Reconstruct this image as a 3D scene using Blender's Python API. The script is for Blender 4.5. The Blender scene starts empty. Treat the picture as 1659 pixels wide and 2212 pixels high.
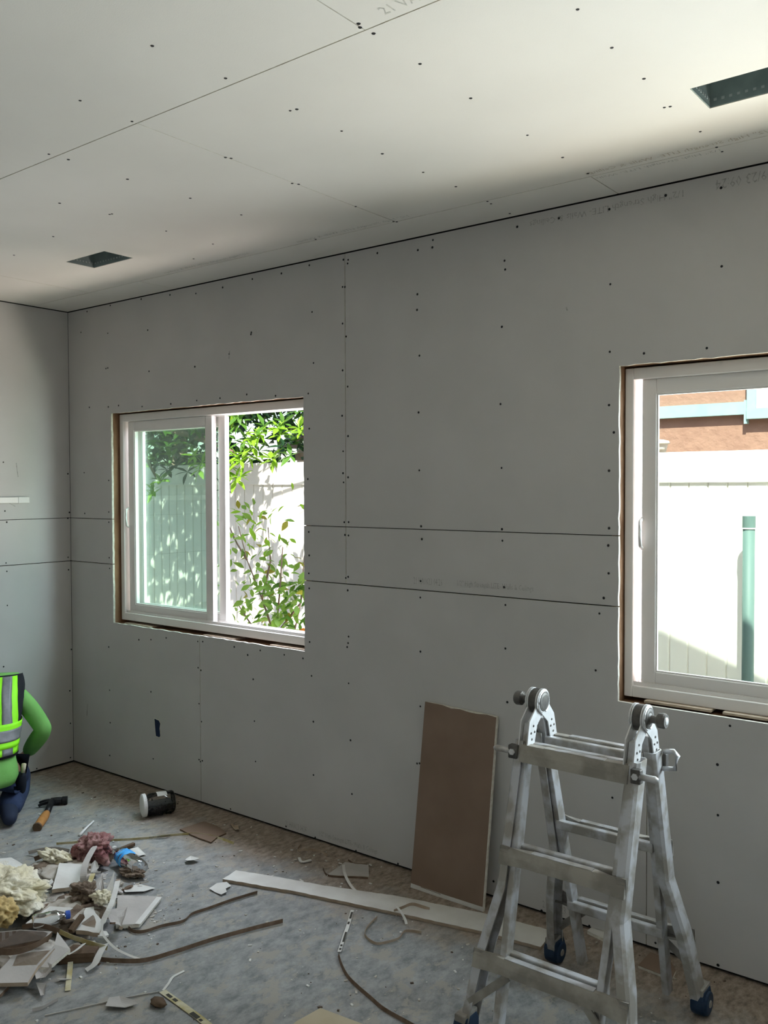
import bpy, math, random
from mathutils import Vector, Matrix, Euler, noise

random.seed(11)
S = bpy.context.scene
COL = S.collection

# ------------------------------------------------------------------ camera
cam_data = bpy.data.cameras.new('camera')
camera = bpy.data.objects.new('camera', cam_data)
COL.objects.link(camera)
cam_data.sensor_fit = 'HORIZONTAL'
cam_data.sensor_width = 36.0
cam_data.lens = 36.0 * 1938.58 / 1659.0
cam_data.clip_start = 0.02
cam_data.clip_end = 200
right = Vector((0.78770689, 0.61604209, -0.00316286))
up = Vector((-0.01481054, 0.02406972, 0.99960057))
fwd = Vector((-0.61587215, 0.78734541, -0.0280838))
camera.matrix_world = Matrix(((right.x, up.x, -fwd.x, 4.8553), (right.y, up.y, -fwd.y, -3.1172),
                              (right.z, up.z, -fwd.z, 1.6803), (0, 0, 0, 1)))
S.camera = camera

# ------------------------------------------------------------------ sky, sun, exposure
world = bpy.data.worlds.new('sky')
S.world = world
world.use_nodes = True
wn = world.node_tree.nodes
wl = world.node_tree.links
wn.clear()
sky = wn.new('ShaderNodeTexSky')
sky.sky_type = 'NISHITA'
sky.sun_disc = False
sky.sun_elevation = math.radians(54)
sky.sun_rotation = math.radians(156)
sky.air_density = 1.0
sky.dust_density = 1.5
bg = wn.new('ShaderNodeBackground')
bg.inputs['Strength'].default_value = 0.36
wo = wn.new('ShaderNodeOutputWorld')
wl.new(sky.outputs[0], bg.inputs[0])
wl.new(bg.outputs[0], wo.inputs[0])

SUN_DIR = Vector((-0.45, 1.0, -1.55)).normalized()
sun_data = bpy.data.lights.new('sun', 'SUN')
sun_data.energy = 14.5
sun_data.angle = math.radians(0.6)
sun_data.color = (1.0, 0.95, 0.87)
sun = bpy.data.objects.new('sun', sun_data)
sun.rotation_euler = SUN_DIR.to_track_quat('-Z', 'Y').to_euler()
sun.location = (6, -6, 12)
COL.objects.link(sun)


def portal(name, x, y, z, w, h, rot):
    d = bpy.data.lights.new(name, 'AREA')
    d.shape = 'RECTANGLE'
    d.size = w
    d.size_y = h
    o = bpy.data.objects.new(name, d)
    o.location = (x, y, z)
    o.rotation_euler = rot
    COL.objects.link(o)
    d.cycles.is_portal = True


def window_fill(name, x, y, z, w, h, watts, color, tilt):
    """added area lamp outside a window; fill standing in for sky and yard light"""
    d = bpy.data.lights.new(name, 'AREA')
    d.shape = 'RECTANGLE'
    d.size = w
    d.size_y = h
    d.energy = watts
    d.color = color
    o = bpy.data.objects.new(name, d)
    o.location = (x, y, z)
    o.rotation_euler = (-math.pi / 2 + tilt, 0, 0)
    COL.objects.link(o)


window_fill('left_window_side_fill', 2.55, 0.62, 2.05, 1.8, 1.5, 122.0, (0.80, 0.87, 1.0), math.radians(16))
window_fill('left_window_top_fill', 1.1, 0.58, 2.68, 2.2, 0.7, 145.0, (0.82, 0.88, 1.0), math.radians(24))
window_fill('left_window_low_fill', 1.1, 1.05, 0.05, 2.2, 1.0, 70.0, (1.0, 0.89, 0.81), math.radians(-18))
window_fill('right_window_side_fill', 5.45, 0.72, 1.75, 2.0, 1.6, 430.0, (0.82, 0.83, 1.0), math.radians(6))  # added to brighten the ladder's right-hand faces
window_fill('right_window_top_fill', 4.26, 0.58, 2.68, 2.2, 0.7, 50.0, (0.92, 0.89, 1.0), math.radians(24))
window_fill('right_window_low_fill', 4.2, 1.10, 0.0, 3.4, 1.2, 465.0, (1.0, 0.81, 0.745), math.radians(-18))
portal('window_portal', 1.18, 0.16, 1.5, 1.5, 1.2, (-math.pi / 2, 0, 0))
portal('window_portal', 4.26, 0.16, 1.5, 1.5, 1.2, (-math.pi / 2, 0, 0))
portal('doorway_portal', 4.72, -3.78, 1.05, 0.95, 2.1, (math.pi / 2, 0, 0))

S.view_settings.view_transform = 'Standard'
S.view_settings.look = 'None'
S.view_settings.gamma = 1.0
S.view_settings.use_curve_mapping = False
S.view_settings.exposure = 0.0
S.cycles.max_bounces = 12
S.cycles.diffuse_bounces = 7
S.cycles.glossy_bounces = 4
S.cycles.transparent_max_bounces = 16
S.cycles.sample_clamp_indirect = 8.0
S.cycles.use_denoising = True


# ------------------------------------------------------------------ materials
def mat(name, color, rough=0.8, metal=0.0, color2=None, scale=8.0, bump=0.0, bump_scale=60.0, detail=4.0,
        lo=0.35, hi=0.65, spec=0.3, trans=0.0):
    m = bpy.data.materials.new(name)
    m.use_nodes = True
    nt = m.node_tree
    b = nt.nodes['Principled BSDF']
    b.inputs['Base Color'].default_value = (*color, 1)
    b.inputs['Roughness'].default_value = rough
    b.inputs['Metallic'].default_value = metal
    b.inputs['Specular IOR Level'].default_value = spec
    tc = nt.nodes.new('ShaderNodeTexCoord')
    if color2 is not None:
        n = nt.nodes.new('ShaderNodeTexNoise')
        n.inputs['Scale'].default_value = scale
        n.inputs['Detail'].default_value = detail
        r = nt.nodes.new('ShaderNodeValToRGB')
        r.color_ramp.elements[0].position = lo
        r.color_ramp.elements[1].position = hi
        r.color_ramp.elements[0].color = (*color, 1)
        r.color_ramp.elements[1].color = (*color2, 1)
        nt.links.new(tc.outputs['Object'], n.inputs['Vector'])
        nt.links.new(n.outputs['Fac'], r.inputs['Fac'])
        nt.links.new(r.outputs['Color'], b.inputs['Base Color'])
    if bump:
        n2 = nt.nodes.new('ShaderNodeTexNoise')
        n2.inputs['Scale'].default_value = bump_scale
        n2.inputs['Detail'].default_value = 5
        bp = nt.nodes.new('ShaderNodeBump')
        bp.inputs['Strength'].default_value = bump
        bp.inputs['Distance'].default_value = 0.01
        nt.links.new(tc.outputs['Object'], n2.inputs['Vector'])
        nt.links.new(n2.outputs['Fac'], bp.inputs['Height'])
        nt.links.new(bp.outputs['Normal'], b.inputs['Normal'])
    if trans:
        out = nt.nodes['Material Output']
        t = nt.nodes.new('ShaderNodeBsdfTranslucent')
        t.inputs['Color'].default_value = (*[min(1, c * 1.25) for c in (color2 or color)], 1)
        mx = nt.nodes.new('ShaderNodeMixShader')
        mx.inputs['Fac'].default_value = trans
        nt.links.new(b.outputs[0], mx.inputs[1])
        nt.links.new(t.outputs[0], mx.inputs[2])
        nt.links.new(mx.outputs[0], out.inputs['Surface'])
    return m


def clear_mat(name, tint, gloss=0.6, rough=0.02):
    m = bpy.data.materials.new(name)
    m.use_nodes = True
    nt = m.node_tree
    nt.nodes.clear()
    out = nt.nodes.new('ShaderNodeOutputMaterial')
    t = nt.nodes.new('ShaderNodeBsdfTransparent')
    t.inputs['Color'].default_value = (*tint, 1)
    g = nt.nodes.new('ShaderNodeBsdfGlossy')
    g.inputs['Roughness'].default_value = rough
    f = nt.nodes.new('ShaderNodeFresnel')
    f.inputs['IOR'].default_value = 1.45
    mu = nt.nodes.new('ShaderNodeMath')
    mu.operation = 'MULTIPLY'
    mu.inputs[1].default_value = gloss
    mx = nt.nodes.new('ShaderNodeMixShader')
    nt.links.new(f.outputs[0], mu.inputs[0])
    nt.links.new(mu.outputs[0], mx.inputs['Fac'])
    nt.links.new(t.outputs[0], mx.inputs[1])
    nt.links.new(g.outputs[0], mx.inputs[2])
    nt.links.new(mx.outputs[0], out.inputs['Surface'])
    return m


M = {}
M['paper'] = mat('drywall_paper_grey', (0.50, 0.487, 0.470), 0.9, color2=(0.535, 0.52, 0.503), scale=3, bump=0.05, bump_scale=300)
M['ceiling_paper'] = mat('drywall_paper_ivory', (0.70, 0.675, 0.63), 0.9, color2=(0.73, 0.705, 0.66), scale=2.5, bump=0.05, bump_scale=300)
M['gypsum'] = mat('gypsum_core', (0.72, 0.70, 0.62), 0.95, color2=(0.60, 0.56, 0.48), scale=60, bump=0.4, bump_scale=150)
M['kraft'] = mat('kraft_backing_paper', (0.205, 0.14, 0.10), 0.85, color2=(0.235, 0.165, 0.12), scale=5, bump=0.03)
M['kraft_light'] = mat('torn_kraft_paper', (0.33, 0.25, 0.18), 0.9, color2=(0.42, 0.34, 0.26), scale=20, bump=0.2)
M['kraft_dark'] = mat('dark_kraft_strip', (0.13, 0.085, 0.055), 0.85, color2=(0.19, 0.13, 0.09), scale=30)
M['white_paper'] = mat('white_face_paper', (0.66, 0.65, 0.61), 0.85, color2=(0.58, 0.56, 0.52), scale=9, bump=0.1)
M['grey_paper'] = mat('dusty_grey_paper', (0.40, 0.375, 0.345), 0.9, color2=(0.47, 0.44, 0.41), scale=7, bump=0.1)
M['yellow_paper'] = mat('yellow_printed_tape', (0.40, 0.33, 0.14), 0.8, color2=(0.55, 0.51, 0.36), scale=14, lo=0.4, hi=0.6)
M['ink'] = mat('black_tape_ink', (0.05, 0.045, 0.035), 0.8)
M['faded_ink'] = mat('faded_grey_ink', (0.31, 0.30, 0.285), 0.9, color2=(0.43, 0.415, 0.395), scale=90, lo=0.4, hi=0.6)
M['tan_ink'] = mat('faded_tan_ink', (0.46, 0.40, 0.33), 0.9, color2=(0.56, 0.52, 0.45), scale=90, lo=0.4, hi=0.6)
M['grey_ink'] = mat('faded_blue_grey_ink', (0.42, 0.42, 0.40), 0.9, color2=(0.56, 0.54, 0.48), scale=90, lo=0.4, hi=0.6)
M['dark'] = mat('dark_cavity', (0.018, 0.016, 0.014), 0.9)
M['screw'] = mat('black_phosphate_screw', (0.012, 0.012, 0.013), 0.55, spec=0.3)
M['lumber'] = mat('rough_lumber', (0.21, 0.115, 0.062), 0.85, color2=(0.29, 0.165, 0.095), scale=6, bump=0.3, bump_scale=40)
M['wood_dark'] = mat('dark_wood_shim', (0.085, 0.052, 0.03), 0.8, color2=(0.13, 0.085, 0.05), scale=25, bump=0.2)
M['vinyl'] = mat('white_vinyl_frame', (0.78, 0.75, 0.72), 0.45, spec=0.4)
M['glass'] = clear_mat('green_tinted_glass', (0.885, 0.968, 0.93), 0.25)
M['duct'] = mat('galvanised_duct', (0.30, 0.36, 0.35), 0.5, 0.2, color2=(0.22, 0.27, 0.265), scale=14)
M['rivet'] = mat('bright_tab', (0.5, 0.52, 0.52), 0.45, 0.3)
M['bluebox'] = mat('blue_outlet_box', (0.008, 0.018, 0.06), 0.5)
M['fence'] = mat('white_vinyl_fence', (0.80, 0.775, 0.70), 0.5, spec=0.35)
M['ground'] = mat('side_yard_concrete', (0.42, 0.39, 0.34), 0.95, color2=(0.52, 0.48, 0.42), scale=3, bump=0.3)
M['stucco'] = mat('orange_stucco', (0.30, 0.165, 0.122), 0.95, color2=(0.335, 0.19, 0.14), scale=5, bump=1.0, bump_scale=16)
M['teal'] = mat('pale_teal_trim', (0.27, 0.40, 0.385), 0.8, color2=(0.31, 0.43, 0.41), scale=10)
M['offwhite'] = mat('offwhite_render', (0.72, 0.68, 0.60), 0.9)
M['bounce_black'] = mat('bounce_absorbing_black', (0.005, 0.005, 0.005), 0.95)  # unseen outer skin, blackened to swallow bounce from the fill lamps
M['roof'] = mat('roof_shingle', (0.16, 0.13, 0.11), 0.95)
M['pipe'] = mat('green_drain_pipe', (0.105, 0.165, 0.15), 0.55)
M['sky_screen'] = mat('sky_screen_green', (0.03, 0.055, 0.02), 0.95, color2=(0.05, 0.08, 0.03), scale=6, bump=0.5)
M['bark'] = mat('grey_bark', (0.17, 0.12, 0.08), 0.9, color2=(0.24, 0.18, 0.13), scale=20)
M['leaf_a'] = mat('leaf_lime', (0.19, 0.36, 0.025), 0.45, trans=0.4)
M['leaf_b'] = mat('leaf_green', (0.07, 0.175, 0.022), 0.45, trans=0.35)
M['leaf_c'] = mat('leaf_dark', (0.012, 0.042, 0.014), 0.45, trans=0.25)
M['leaf_d'] = mat('leaf_citrus', (0.14, 0.26, 0.04), 0.5, trans=0.4)
M['leaf_e'] = mat('leaf_yellowing', (0.2, 0.2, 0.02), 0.5, trans=0.4)
M['orange'] = mat('orange_fruit', (0.75, 0.22, 0.02), 0.5)
M['alu'] = mat('dusty_aluminium', (0.55, 0.55, 0.56), 0.42, 0.45, color2=(0.35, 0.325, 0.285), scale=15, lo=0.42, hi=0.58, bump=0.08, bump_scale=50)
M['alu_dust'] = mat('plaster_dusted_aluminium', (0.36, 0.335, 0.29), 0.7, 0.2, color2=(0.24, 0.22, 0.19), scale=14, lo=0.4, hi=0.62, bump=0.1)
M['alu_bright'] = mat('bright_aluminium_plate', (0.68, 0.68, 0.68), 0.4, 0.35, color2=(0.58, 0.57, 0.56), scale=25)
M['steel_dark'] = mat('dark_steel', (0.075, 0.07, 0.065), 0.5, 0.4, color2=(0.15, 0.14, 0.125), scale=30)
M['navy_rubber'] = mat('navy_rubber_foot', (0.008, 0.026, 0.06), 0.55, color2=(0.02, 0.04, 0.075), scale=30)
M['hammer_black'] = mat('black_hammer_steel', (0.014, 0.014, 0.016), 0.4, 0.3)
M['hammer_orange'] = mat('orange_wood_grip', (0.34, 0.15, 0.04), 0.6, color2=(0.42, 0.2, 0.06), scale=30)
M['lid'] = mat('white_plastic_lid', (0.72, 0.71, 0.69), 0.5)
M['clear'] = clear_mat('clear_plastic', (0.90, 0.92, 0.93), 1.6, 0.08)
M['contents'] = mat('black_screws_mass', (0.035, 0.038, 0.04), 0.5, 0.3, color2=(0.065, 0.068, 0.07), scale=70, bump=1.0, bump_scale=120)
M['blue_label'] = mat('bright_blue_label', (0.02, 0.28, 0.80), 0.45, color2=(0.12, 0.5, 0.9), scale=30)
M['blue_cap'] = mat('blue_bottle_cap', (0.04, 0.10, 0.42), 0.4)
M['wool'] = mat('pale_yellow_wool', (0.64, 0.58, 0.40), 1.0, color2=(0.70, 0.66, 0.54), scale=9, bump=0.8, bump_scale=30)
M['wool_tan'] = mat('tan_wool', (0.47, 0.33, 0.13), 1.0, color2=(0.55, 0.42, 0.2), scale=9, bump=0.8, bump_scale=30)
M['wool_pink'] = mat('dusty_pink_wool', (0.22, 0.085, 0.085), 1.0, color2=(0.36, 0.22, 0.20), scale=18, bump=0.9, bump_scale=40)
M['cream'] = mat('cream_card', (0.44, 0.37, 0.25), 0.9, color2=(0.48, 0.41, 0.29), scale=9)
M['brown_clump'] = mat('brown_debris', (0.12, 0.085, 0.06), 0.95, color2=(0.22, 0.165, 0.12), scale=20, bump=0.6)
M['blue_ink'] = mat('blue_grey_ink', (0.10, 0.14, 0.24), 0.8)
M['plaster'] = mat('plaster_crumb', (0.52, 0.49, 0.44), 0.95, color2=(0.40, 0.35, 0.29), scale=30)
M['brown_crumb'] = mat('brown_crumb', (0.10, 0.07, 0.05), 0.9)
M['skin'] = mat('skin', (0.42, 0.24, 0.16), 0.6)
M['hair'] = mat('dark_hair', (0.02, 0.014, 0.01), 0.7)
M['lime'] = mat('fluorescent_lime', (0.30, 0.95, 0.02), 0.6)
M['shirt'] = mat('green_shirt', (0.14, 0.37, 0.085), 0.85, color2=(0.18, 0.44, 0.115), scale=6, bump=0.5, bump_scale=14)
M['vest'] = mat('black_mesh_vest', (0.010, 0.012, 0.015), 0.9)
M['reflective'] = mat('grey_reflective_tape', (0.17, 0.18, 0.19), 0.5, 0.2, color2=(0.22, 0.23, 0.24), scale=30)
M['jeans'] = mat('navy_jeans', (0.022, 0.036, 0.085), 0.9, color2=(0.035, 0.055, 0.115), scale=14, bump=0.4, bump_scale=25)
M['boot'] = mat('navy_canvas_boot', (0.016, 0.024, 0.05), 0.8)
M['pouch'] = mat('dark_pouch', (0.008, 0.012, 0.02), 0.7)
M['eye'] = mat('eye_white', (0.7, 0.7, 0.68), 0.3)


def floor_material():
    m = bpy.data.materials.new('dusty_concrete_floor')
    m.use_nodes = True
    nt = m.node_tree
    L = nt.links.new
    b = nt.nodes['Principled BSDF']
    tc = nt.nodes.new('ShaderNodeTexCoord')

    def nz(scale, detail=6, rough=0.6, stretch=None, dist=0.0):
        n = nt.nodes.new('ShaderNodeTexNoise')
        n.inputs['Scale'].default_value = scale
        n.inputs['Detail'].default_value = detail
        n.inputs['Roughness'].default_value = rough
        n.inputs['Distortion'].default_value = dist
        if stretch:
            mp = nt.nodes.new('ShaderNodeMapping')
            mp.inputs['Scale'].default_value = stretch
            mp.inputs['Rotation'].default_value = (0, 0, 0.5)
            L(tc.outputs['Object'], mp.inputs['Vector'])
            L(mp.outputs['Vector'], n.inputs['Vector'])
        else:
            L(tc.outputs['Object'], n.inputs['Vector'])
        return n

    def ramp(src, p0, p1, c0=(0, 0, 0), c1=(1, 1, 1)):
        r = nt.nodes.new('ShaderNodeValToRGB')
        r.color_ramp.elements[0].position = p0
        r.color_ramp.elements[1].position = p1
        r.color_ramp.elements[0].color = (*c0, 1)
        r.color_ramp.elements[1].color = (*c1, 1)
        L(src, r.inputs['Fac'])
        return r.outputs['Color']

    def mix(f, a, bb):
        x = nt.nodes.new('ShaderNodeMix')
        x.data_type = 'RGBA'
        if isinstance(f, float):
            x.inputs[0].default_value = f
        else:
            L(f, x.inputs[0])
        for i, v in ((6, a), (7, bb)):
            if isinstance(v, tuple):
                x.inputs[i].default_value = (*v, 1)
            else:
                L(v, x.inputs[i])
        return x.outputs[2]

    base = ramp(nz(7.5, 11, 0.74, (1, 1.6, 1)).outputs['Fac'], 0.38, 0.62, (0.125, 0.132, 0.120), (0.222, 0.215, 0.192))
    base = mix(ramp(nz(16, 8, 0.7, (1.5, 1, 1)).outputs['Fac'], 0.50, 0.60, (0, 0, 0), (0.75, 0.75, 0.75)), base, (0.145, 0.155, 0.145))
    patches = ramp(nz(8, 10, 0.74, (1.5, 1, 1)).outputs['Fac'], 0.52, 0.575)
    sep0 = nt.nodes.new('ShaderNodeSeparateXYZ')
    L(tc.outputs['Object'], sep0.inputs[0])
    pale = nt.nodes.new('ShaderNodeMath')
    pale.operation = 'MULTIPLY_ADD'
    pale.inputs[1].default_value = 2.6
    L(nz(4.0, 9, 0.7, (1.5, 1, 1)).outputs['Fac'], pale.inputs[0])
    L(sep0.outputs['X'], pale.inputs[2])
    # plaster dust on the slab, paler leftward with window light put into its colour
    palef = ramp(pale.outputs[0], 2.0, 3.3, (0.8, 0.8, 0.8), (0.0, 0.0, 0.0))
    lit_dust = ramp(nz(11, 11, 0.76, (1.6, 1, 1)).outputs['Fac'], 0.38, 0.60, (0.155, 0.163, 0.165), (0.36, 0.355, 0.345))
    base = mix(palef, base, lit_dust)
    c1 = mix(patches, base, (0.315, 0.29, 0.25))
    # brown plaster dust swept up along the two walls
    sep = nt.nodes.new('ShaderNodeSeparateXYZ')
    L(tc.outputs['Object'], sep.inputs[0])
    wob = nz(3.5, 6, 0.65)
    wm = nt.nodes.new('ShaderNodeMath')
    wm.operation = 'MULTIPLY_ADD'
    wm.inputs[1].default_value = 0.9
    L(wob.outputs['Fac'], wm.inputs[0])
    L(sep.outputs['Y'], wm.inputs[2])
    brown_y = ramp(wm.outputs[0], -0.02, 0.24)
    brown_n = ramp(nz(22, 6, 0.7, (2, 1, 1)).outputs['Fac'], 0.32, 0.62, (0.135, 0.105, 0.08), (0.385, 0.31, 0.245))
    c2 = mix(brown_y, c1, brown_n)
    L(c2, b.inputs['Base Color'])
    b.inputs['Roughness'].default_value = 0.62
    b.inputs['Specular IOR Level'].default_value = 0.36
    bp = nt.nodes.new('ShaderNodeBump')
    bp.inputs['Strength'].default_value = 0.5
    bp.inputs['Distance'].default_value = 0.006
    L(nz(28, 8, 0.75).outputs['Fac'], bp.inputs['Height'])
    L(bp.outputs['Normal'], b.inputs['Normal'])
    return m


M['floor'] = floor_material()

# ------------------------------------------------------------------ mesh helpers
WORLD = {}


class MB:
    def __init__(self):
        self.v = []
        self.f = []
        self.mi = []

    def face(self, idx, mi=0):
        self.f.append(tuple(idx))
        self.mi.append(mi)

    def box(self, x0, x1, y0, y1, z0, z1, mi=0):
        n = len(self.v)
        self.v += [(x0, y0, z0), (x1, y0, z0), (x1, y1, z0), (x0, y1, z0), (x0, y0, z1), (x1, y0, z1), (x1, y1, z1), (x0, y1, z1)]
        for q in ((0, 3, 2, 1), (4, 5, 6, 7), (0, 1, 5, 4), (1, 2, 6, 5), (2, 3, 7, 6), (3, 0, 4, 7)):
            self.face([n + i for i in q], mi)
        return self

    def obox(self, c, ax, ay, az, hx, hy, hz, mi=0):
        c, ax, ay, az = Vector(c), Vector(ax).normalized(), Vector(ay).normalized(), Vector(az).normalized()
        n = len(self.v)
        for sz in (-1, 1):
            for sx, sy in ((-1, -1), (1, -1), (1, 1), (-1, 1)):
                self.v.append(tuple(c + ax * hx * sx + ay * hy * sy + az * hz * sz))
        for q in ((0, 3, 2, 1), (4, 5, 6, 7), (0, 1, 5, 4), (1, 2, 6, 5), (2, 3, 7, 6), (3, 0, 4, 7)):
            self.face([n + i for i in q], mi)
        return self

    def bar(self, a, b, w, h, upv=(0, 0, 1), mi=0):
        a, b = Vector(a), Vector(b)
        d = (b - a)
        s = d.cross(Vector(upv))
        if s.length < 1e-6:
            s = d.cross(Vector((1, 0, 0)))
        s.normalize()
        u = s.cross(d).normalized()
        return self.obox((a + b) / 2, d, s, u, d.length / 2, w / 2, h / 2, mi)

    def prism(self, poly, off, top_mi=0, side_mi=0, bot_mi=0):
        """poly: 3-D outline, off: extrusion vector"""
        n = len(self.v)
        k = len(poly)
        off = Vector(off)
        self.v += [tuple(Vector(p)) for p in poly] + [tuple(Vector(p) + off) for p in poly]
        self.face([n + i for i in range(k)], bot_mi)
        self.face([n + k + i for i in reversed(range(k))], top_mi)
        for i in range(k):
            j = (i + 1) % k
            self.face([n + j, n + i, n + k + i, n + k + j], side_mi)
        return self

    def rings(self, rings, cap=True, mi=0, closed=True):
        n = len(self.v)
        k = len(rings[0])
        for r in rings:
            self.v += [tuple(p) for p in r]
        for i in range(len(rings) - 1):
            for j in range(k if closed else k - 1):
                a = n + i * k + j
                b = n + i * k + (j + 1) % k
                self.face([a, b, b + k, a + k], mi)
        if cap and closed:
            self.face([n + i for i in reversed(range(k))], mi)
            self.face([n + (len(rings) - 1) * k + i for i in range(k)], mi)
        return self

    def tube(self, pts, rad, k=8, mi=0, cap=True):
        pts = [Vector(p) for p in pts]
        rings = []
        ref = Vector((0, 0, 1))
        for i, p in enumerate(pts):
            d = (pts[min(i + 1, len(pts) - 1)] - pts[max(i - 1, 0)]).normalized()
            s = d.cross(ref)
            if s.length < 0.05:
                s = d.cross(Vector((1, 0, 0)))
            s.normalize()
            u = s.cross(d)
            r = rad[i] if isinstance(rad, (list, tuple)) else rad
            rings.append([p + s * r * math.cos(t) + u * r * math.sin(t) for t in [2 * math.pi * j / k for j in range(k)]])
        return self.rings(rings, cap, mi)

    def lathe(self, origin, axis, prof, k=20, mi=0):
        """prof: list of (distance along axis, radius)"""
        o, a = Vector(origin), Vector(axis).normalized()
        s = a.cross(Vector((0, 0, 1)))
        if s.length < 0.05:
            s = a.cross(Vector((1, 0, 0)))
        s.normalize()
        u = a.cross(s)
        rings = [[o + a * h + (s * math.cos(2 * math.pi * j / k) + u * math.sin(2 * math.pi * j / k)) * r for j in range(k)] for h, r in prof]
        return self.rings(rings, True, mi)

    def ribbon(self, pts, width, thick, side=None, mi=0):
        """pts: centre line; side: list of or single width direction"""
        pts = [Vector(p) for p in pts]
        rings = []
        for i, p in enumerate(pts):
            d = (pts[min(i + 1, len(pts) - 1)] - pts[max(i - 1, 0)]).normalized()
            sd = side[i] if isinstance(side, list) else side
            if sd is None:
                s = d.cross(Vector((0, 0, 1))).normalized()
            else:
                s = Vector(sd)
                s = (s - d * s.dot(d)).normalized()
            n = s.cross(d).normalized()
            w = width[i] if isinstance(width, list) else width
            rings.append([p + s * w / 2 + n * thick / 2, p - s * w / 2 + n * thick / 2, p - s * w / 2 - n * thick / 2, p + s * w / 2 - n * thick / 2])
        return self.rings(rings, True, mi)

    def build(self, name, mats, parent=None, smooth=False, origin=None, kind=None):
        base = WORLD[parent.name] if parent is not None else Vector(origin or (0, 0, 0))
        me = bpy.data.meshes.new(name)
        me.from_pydata([tuple(Vector(p) - base) for p in self.v], [], self.f)
        if not isinstance(mats, (list, tuple)):
            mats = [mats]
        for m in mats:
            me.materials.append(m)
        me.polygons.foreach_set('material_index', self.mi)
        if smooth:
            me.polygons.foreach_set('use_smooth', [True] * len(self.f))
        me.update()
        o = bpy.data.objects.new(name, me)
        COL.objects.link(o)
        if parent is not None:
            o.parent = parent
        else:
            o.location = base
        WORLD[o.name] = base
        if kind:
            o['kind'] = kind
        return o


def thing(name, label, cat, loc, group=None):
    o = bpy.data.objects.new(name, None)
    o.empty_display_size = 0.05
    o.location = loc
    COL.objects.link(o)
    WORLD[o.name] = Vector(loc)
    o['label'] = label
    o['category'] = cat
    if group:
        o['group'] = group
    return o


def tag(o, label, cat, group=None):
    o['label'] = label
    o['category'] = cat
    if group:
        o['group'] = group
    return o


def fix_normals(o):
    import bmesh
    bm = bmesh.new()
    bm.from_mesh(o.data)
    bmesh.ops.recalc_face_normals(bm, faces=bm.faces)
    bm.to_mesh(o.data)
    bm.free()
    return o


def bevel(o, w=0.003, seg=2):
    md = o.modifiers.new('bevel', 'BEVEL')
    md.width = w
    md.segments = seg
    md.limit_method = 'ANGLE'
    return o


def rough_line(a, b, step=0.03, amp=0.0018):
    """points from a to b with a hand-cut wobble, end point left out"""
    a, b = Vector(a), Vector(b)
    d = b - a
    n = max(2, int(d.length / step))
    perp = Vector((-d.y, d.x)).normalized()
    out = [a]
    for i in range(1, n):
        out.append(a + d * (i / n) + perp * random.uniform(-amp, amp))
    return out


def printed(text, parent, origin, xdir, ydir, width, height, m, name='printed_text'):
    cu = bpy.data.curves.new('text', 'FONT')
    cu.body = text
    cu.size = 1.0
    cu.resolution_u = 1
    tmp = bpy.data.objects.new('text_tmp', cu)
    COL.objects.link(tmp)
    dg = bpy.context.evaluated_depsgraph_get()
    me = bpy.data.meshes.new_from_object(tmp.evaluated_get(dg))
    bpy.data.objects.remove(tmp)
    bpy.data.curves.remove(cu)
    xs = [v.co.x for v in me.vertices]
    ys = [v.co.y for v in me.vertices]
    x0, x1, y0, y1 = min(xs), max(xs), min(ys), max(ys)
    X, Y, O = Vector(xdir), Vector(ydir), Vector(origin) - WORLD[parent.name]
    for v in me.vertices:
        v.co = O + X * ((v.co.x - x0) / (x1 - x0) * width) + Y * ((v.co.y - y0) / (y1 - y0) * height)
    me.materials.clear()
    me.materials.append(m)
    o = bpy.data.objects.new(name, me)
    COL.objects.link(o)
    o.parent = parent
    WORLD[o.name] = WORLD[parent.name]
    return o


H = 2.74
W1 = (0.422, 1.935, 0.897, 2.108)       # drywall opening of the left window: x0 x1 z0 z1
W2 = (3.508, 5.02, 0.888, 2.118)        # and of the right window
OUT = (0.790, 0.846, 0.296, 0.398)      # outlet hole

# ------------------------------------------------------------------ floor
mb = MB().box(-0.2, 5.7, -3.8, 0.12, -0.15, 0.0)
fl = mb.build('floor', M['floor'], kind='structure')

# ------------------------------------------------------------------ back wall
mb = MB()
for x0, x1, z0, z1 in ((-0.2, W1[0] - .03, -.15, 3), (W1[1] + .03, W2[0] - .03, -.15, 3), (W2[1] + .03, 5.7, -.15, 3),
                       (W1[0] - .03, W1[1] + .03, -.15, W1[2] - .05), (W1[0] - .03, W1[1] + .03, W1[3] + .03, 3),
                       (W2[0] - .03, W2[1] + .03, -.15, W2[2] - .05), (W2[0] - .03, W2[1] + .03, W2[3] + .03, 3)):
    mb.box(x0, x1, 0.016, 0.15, z0, z1)
wall_back = mb.build('wall_back', M['dark'], kind='structure')


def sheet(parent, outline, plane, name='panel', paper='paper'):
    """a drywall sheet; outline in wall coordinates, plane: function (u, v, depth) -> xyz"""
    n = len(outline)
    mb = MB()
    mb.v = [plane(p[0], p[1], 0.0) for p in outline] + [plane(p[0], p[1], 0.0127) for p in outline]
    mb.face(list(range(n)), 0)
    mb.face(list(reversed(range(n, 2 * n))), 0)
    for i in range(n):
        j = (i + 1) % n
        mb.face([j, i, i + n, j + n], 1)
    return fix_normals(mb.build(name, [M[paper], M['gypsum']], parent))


def back_plane(u, v, d):
    return (u, d, v)


def left_plane(u, v, d):
    return (-d, u, v)


def ceil_plane(u, v, d):
    return (u, v, H + d)


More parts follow.
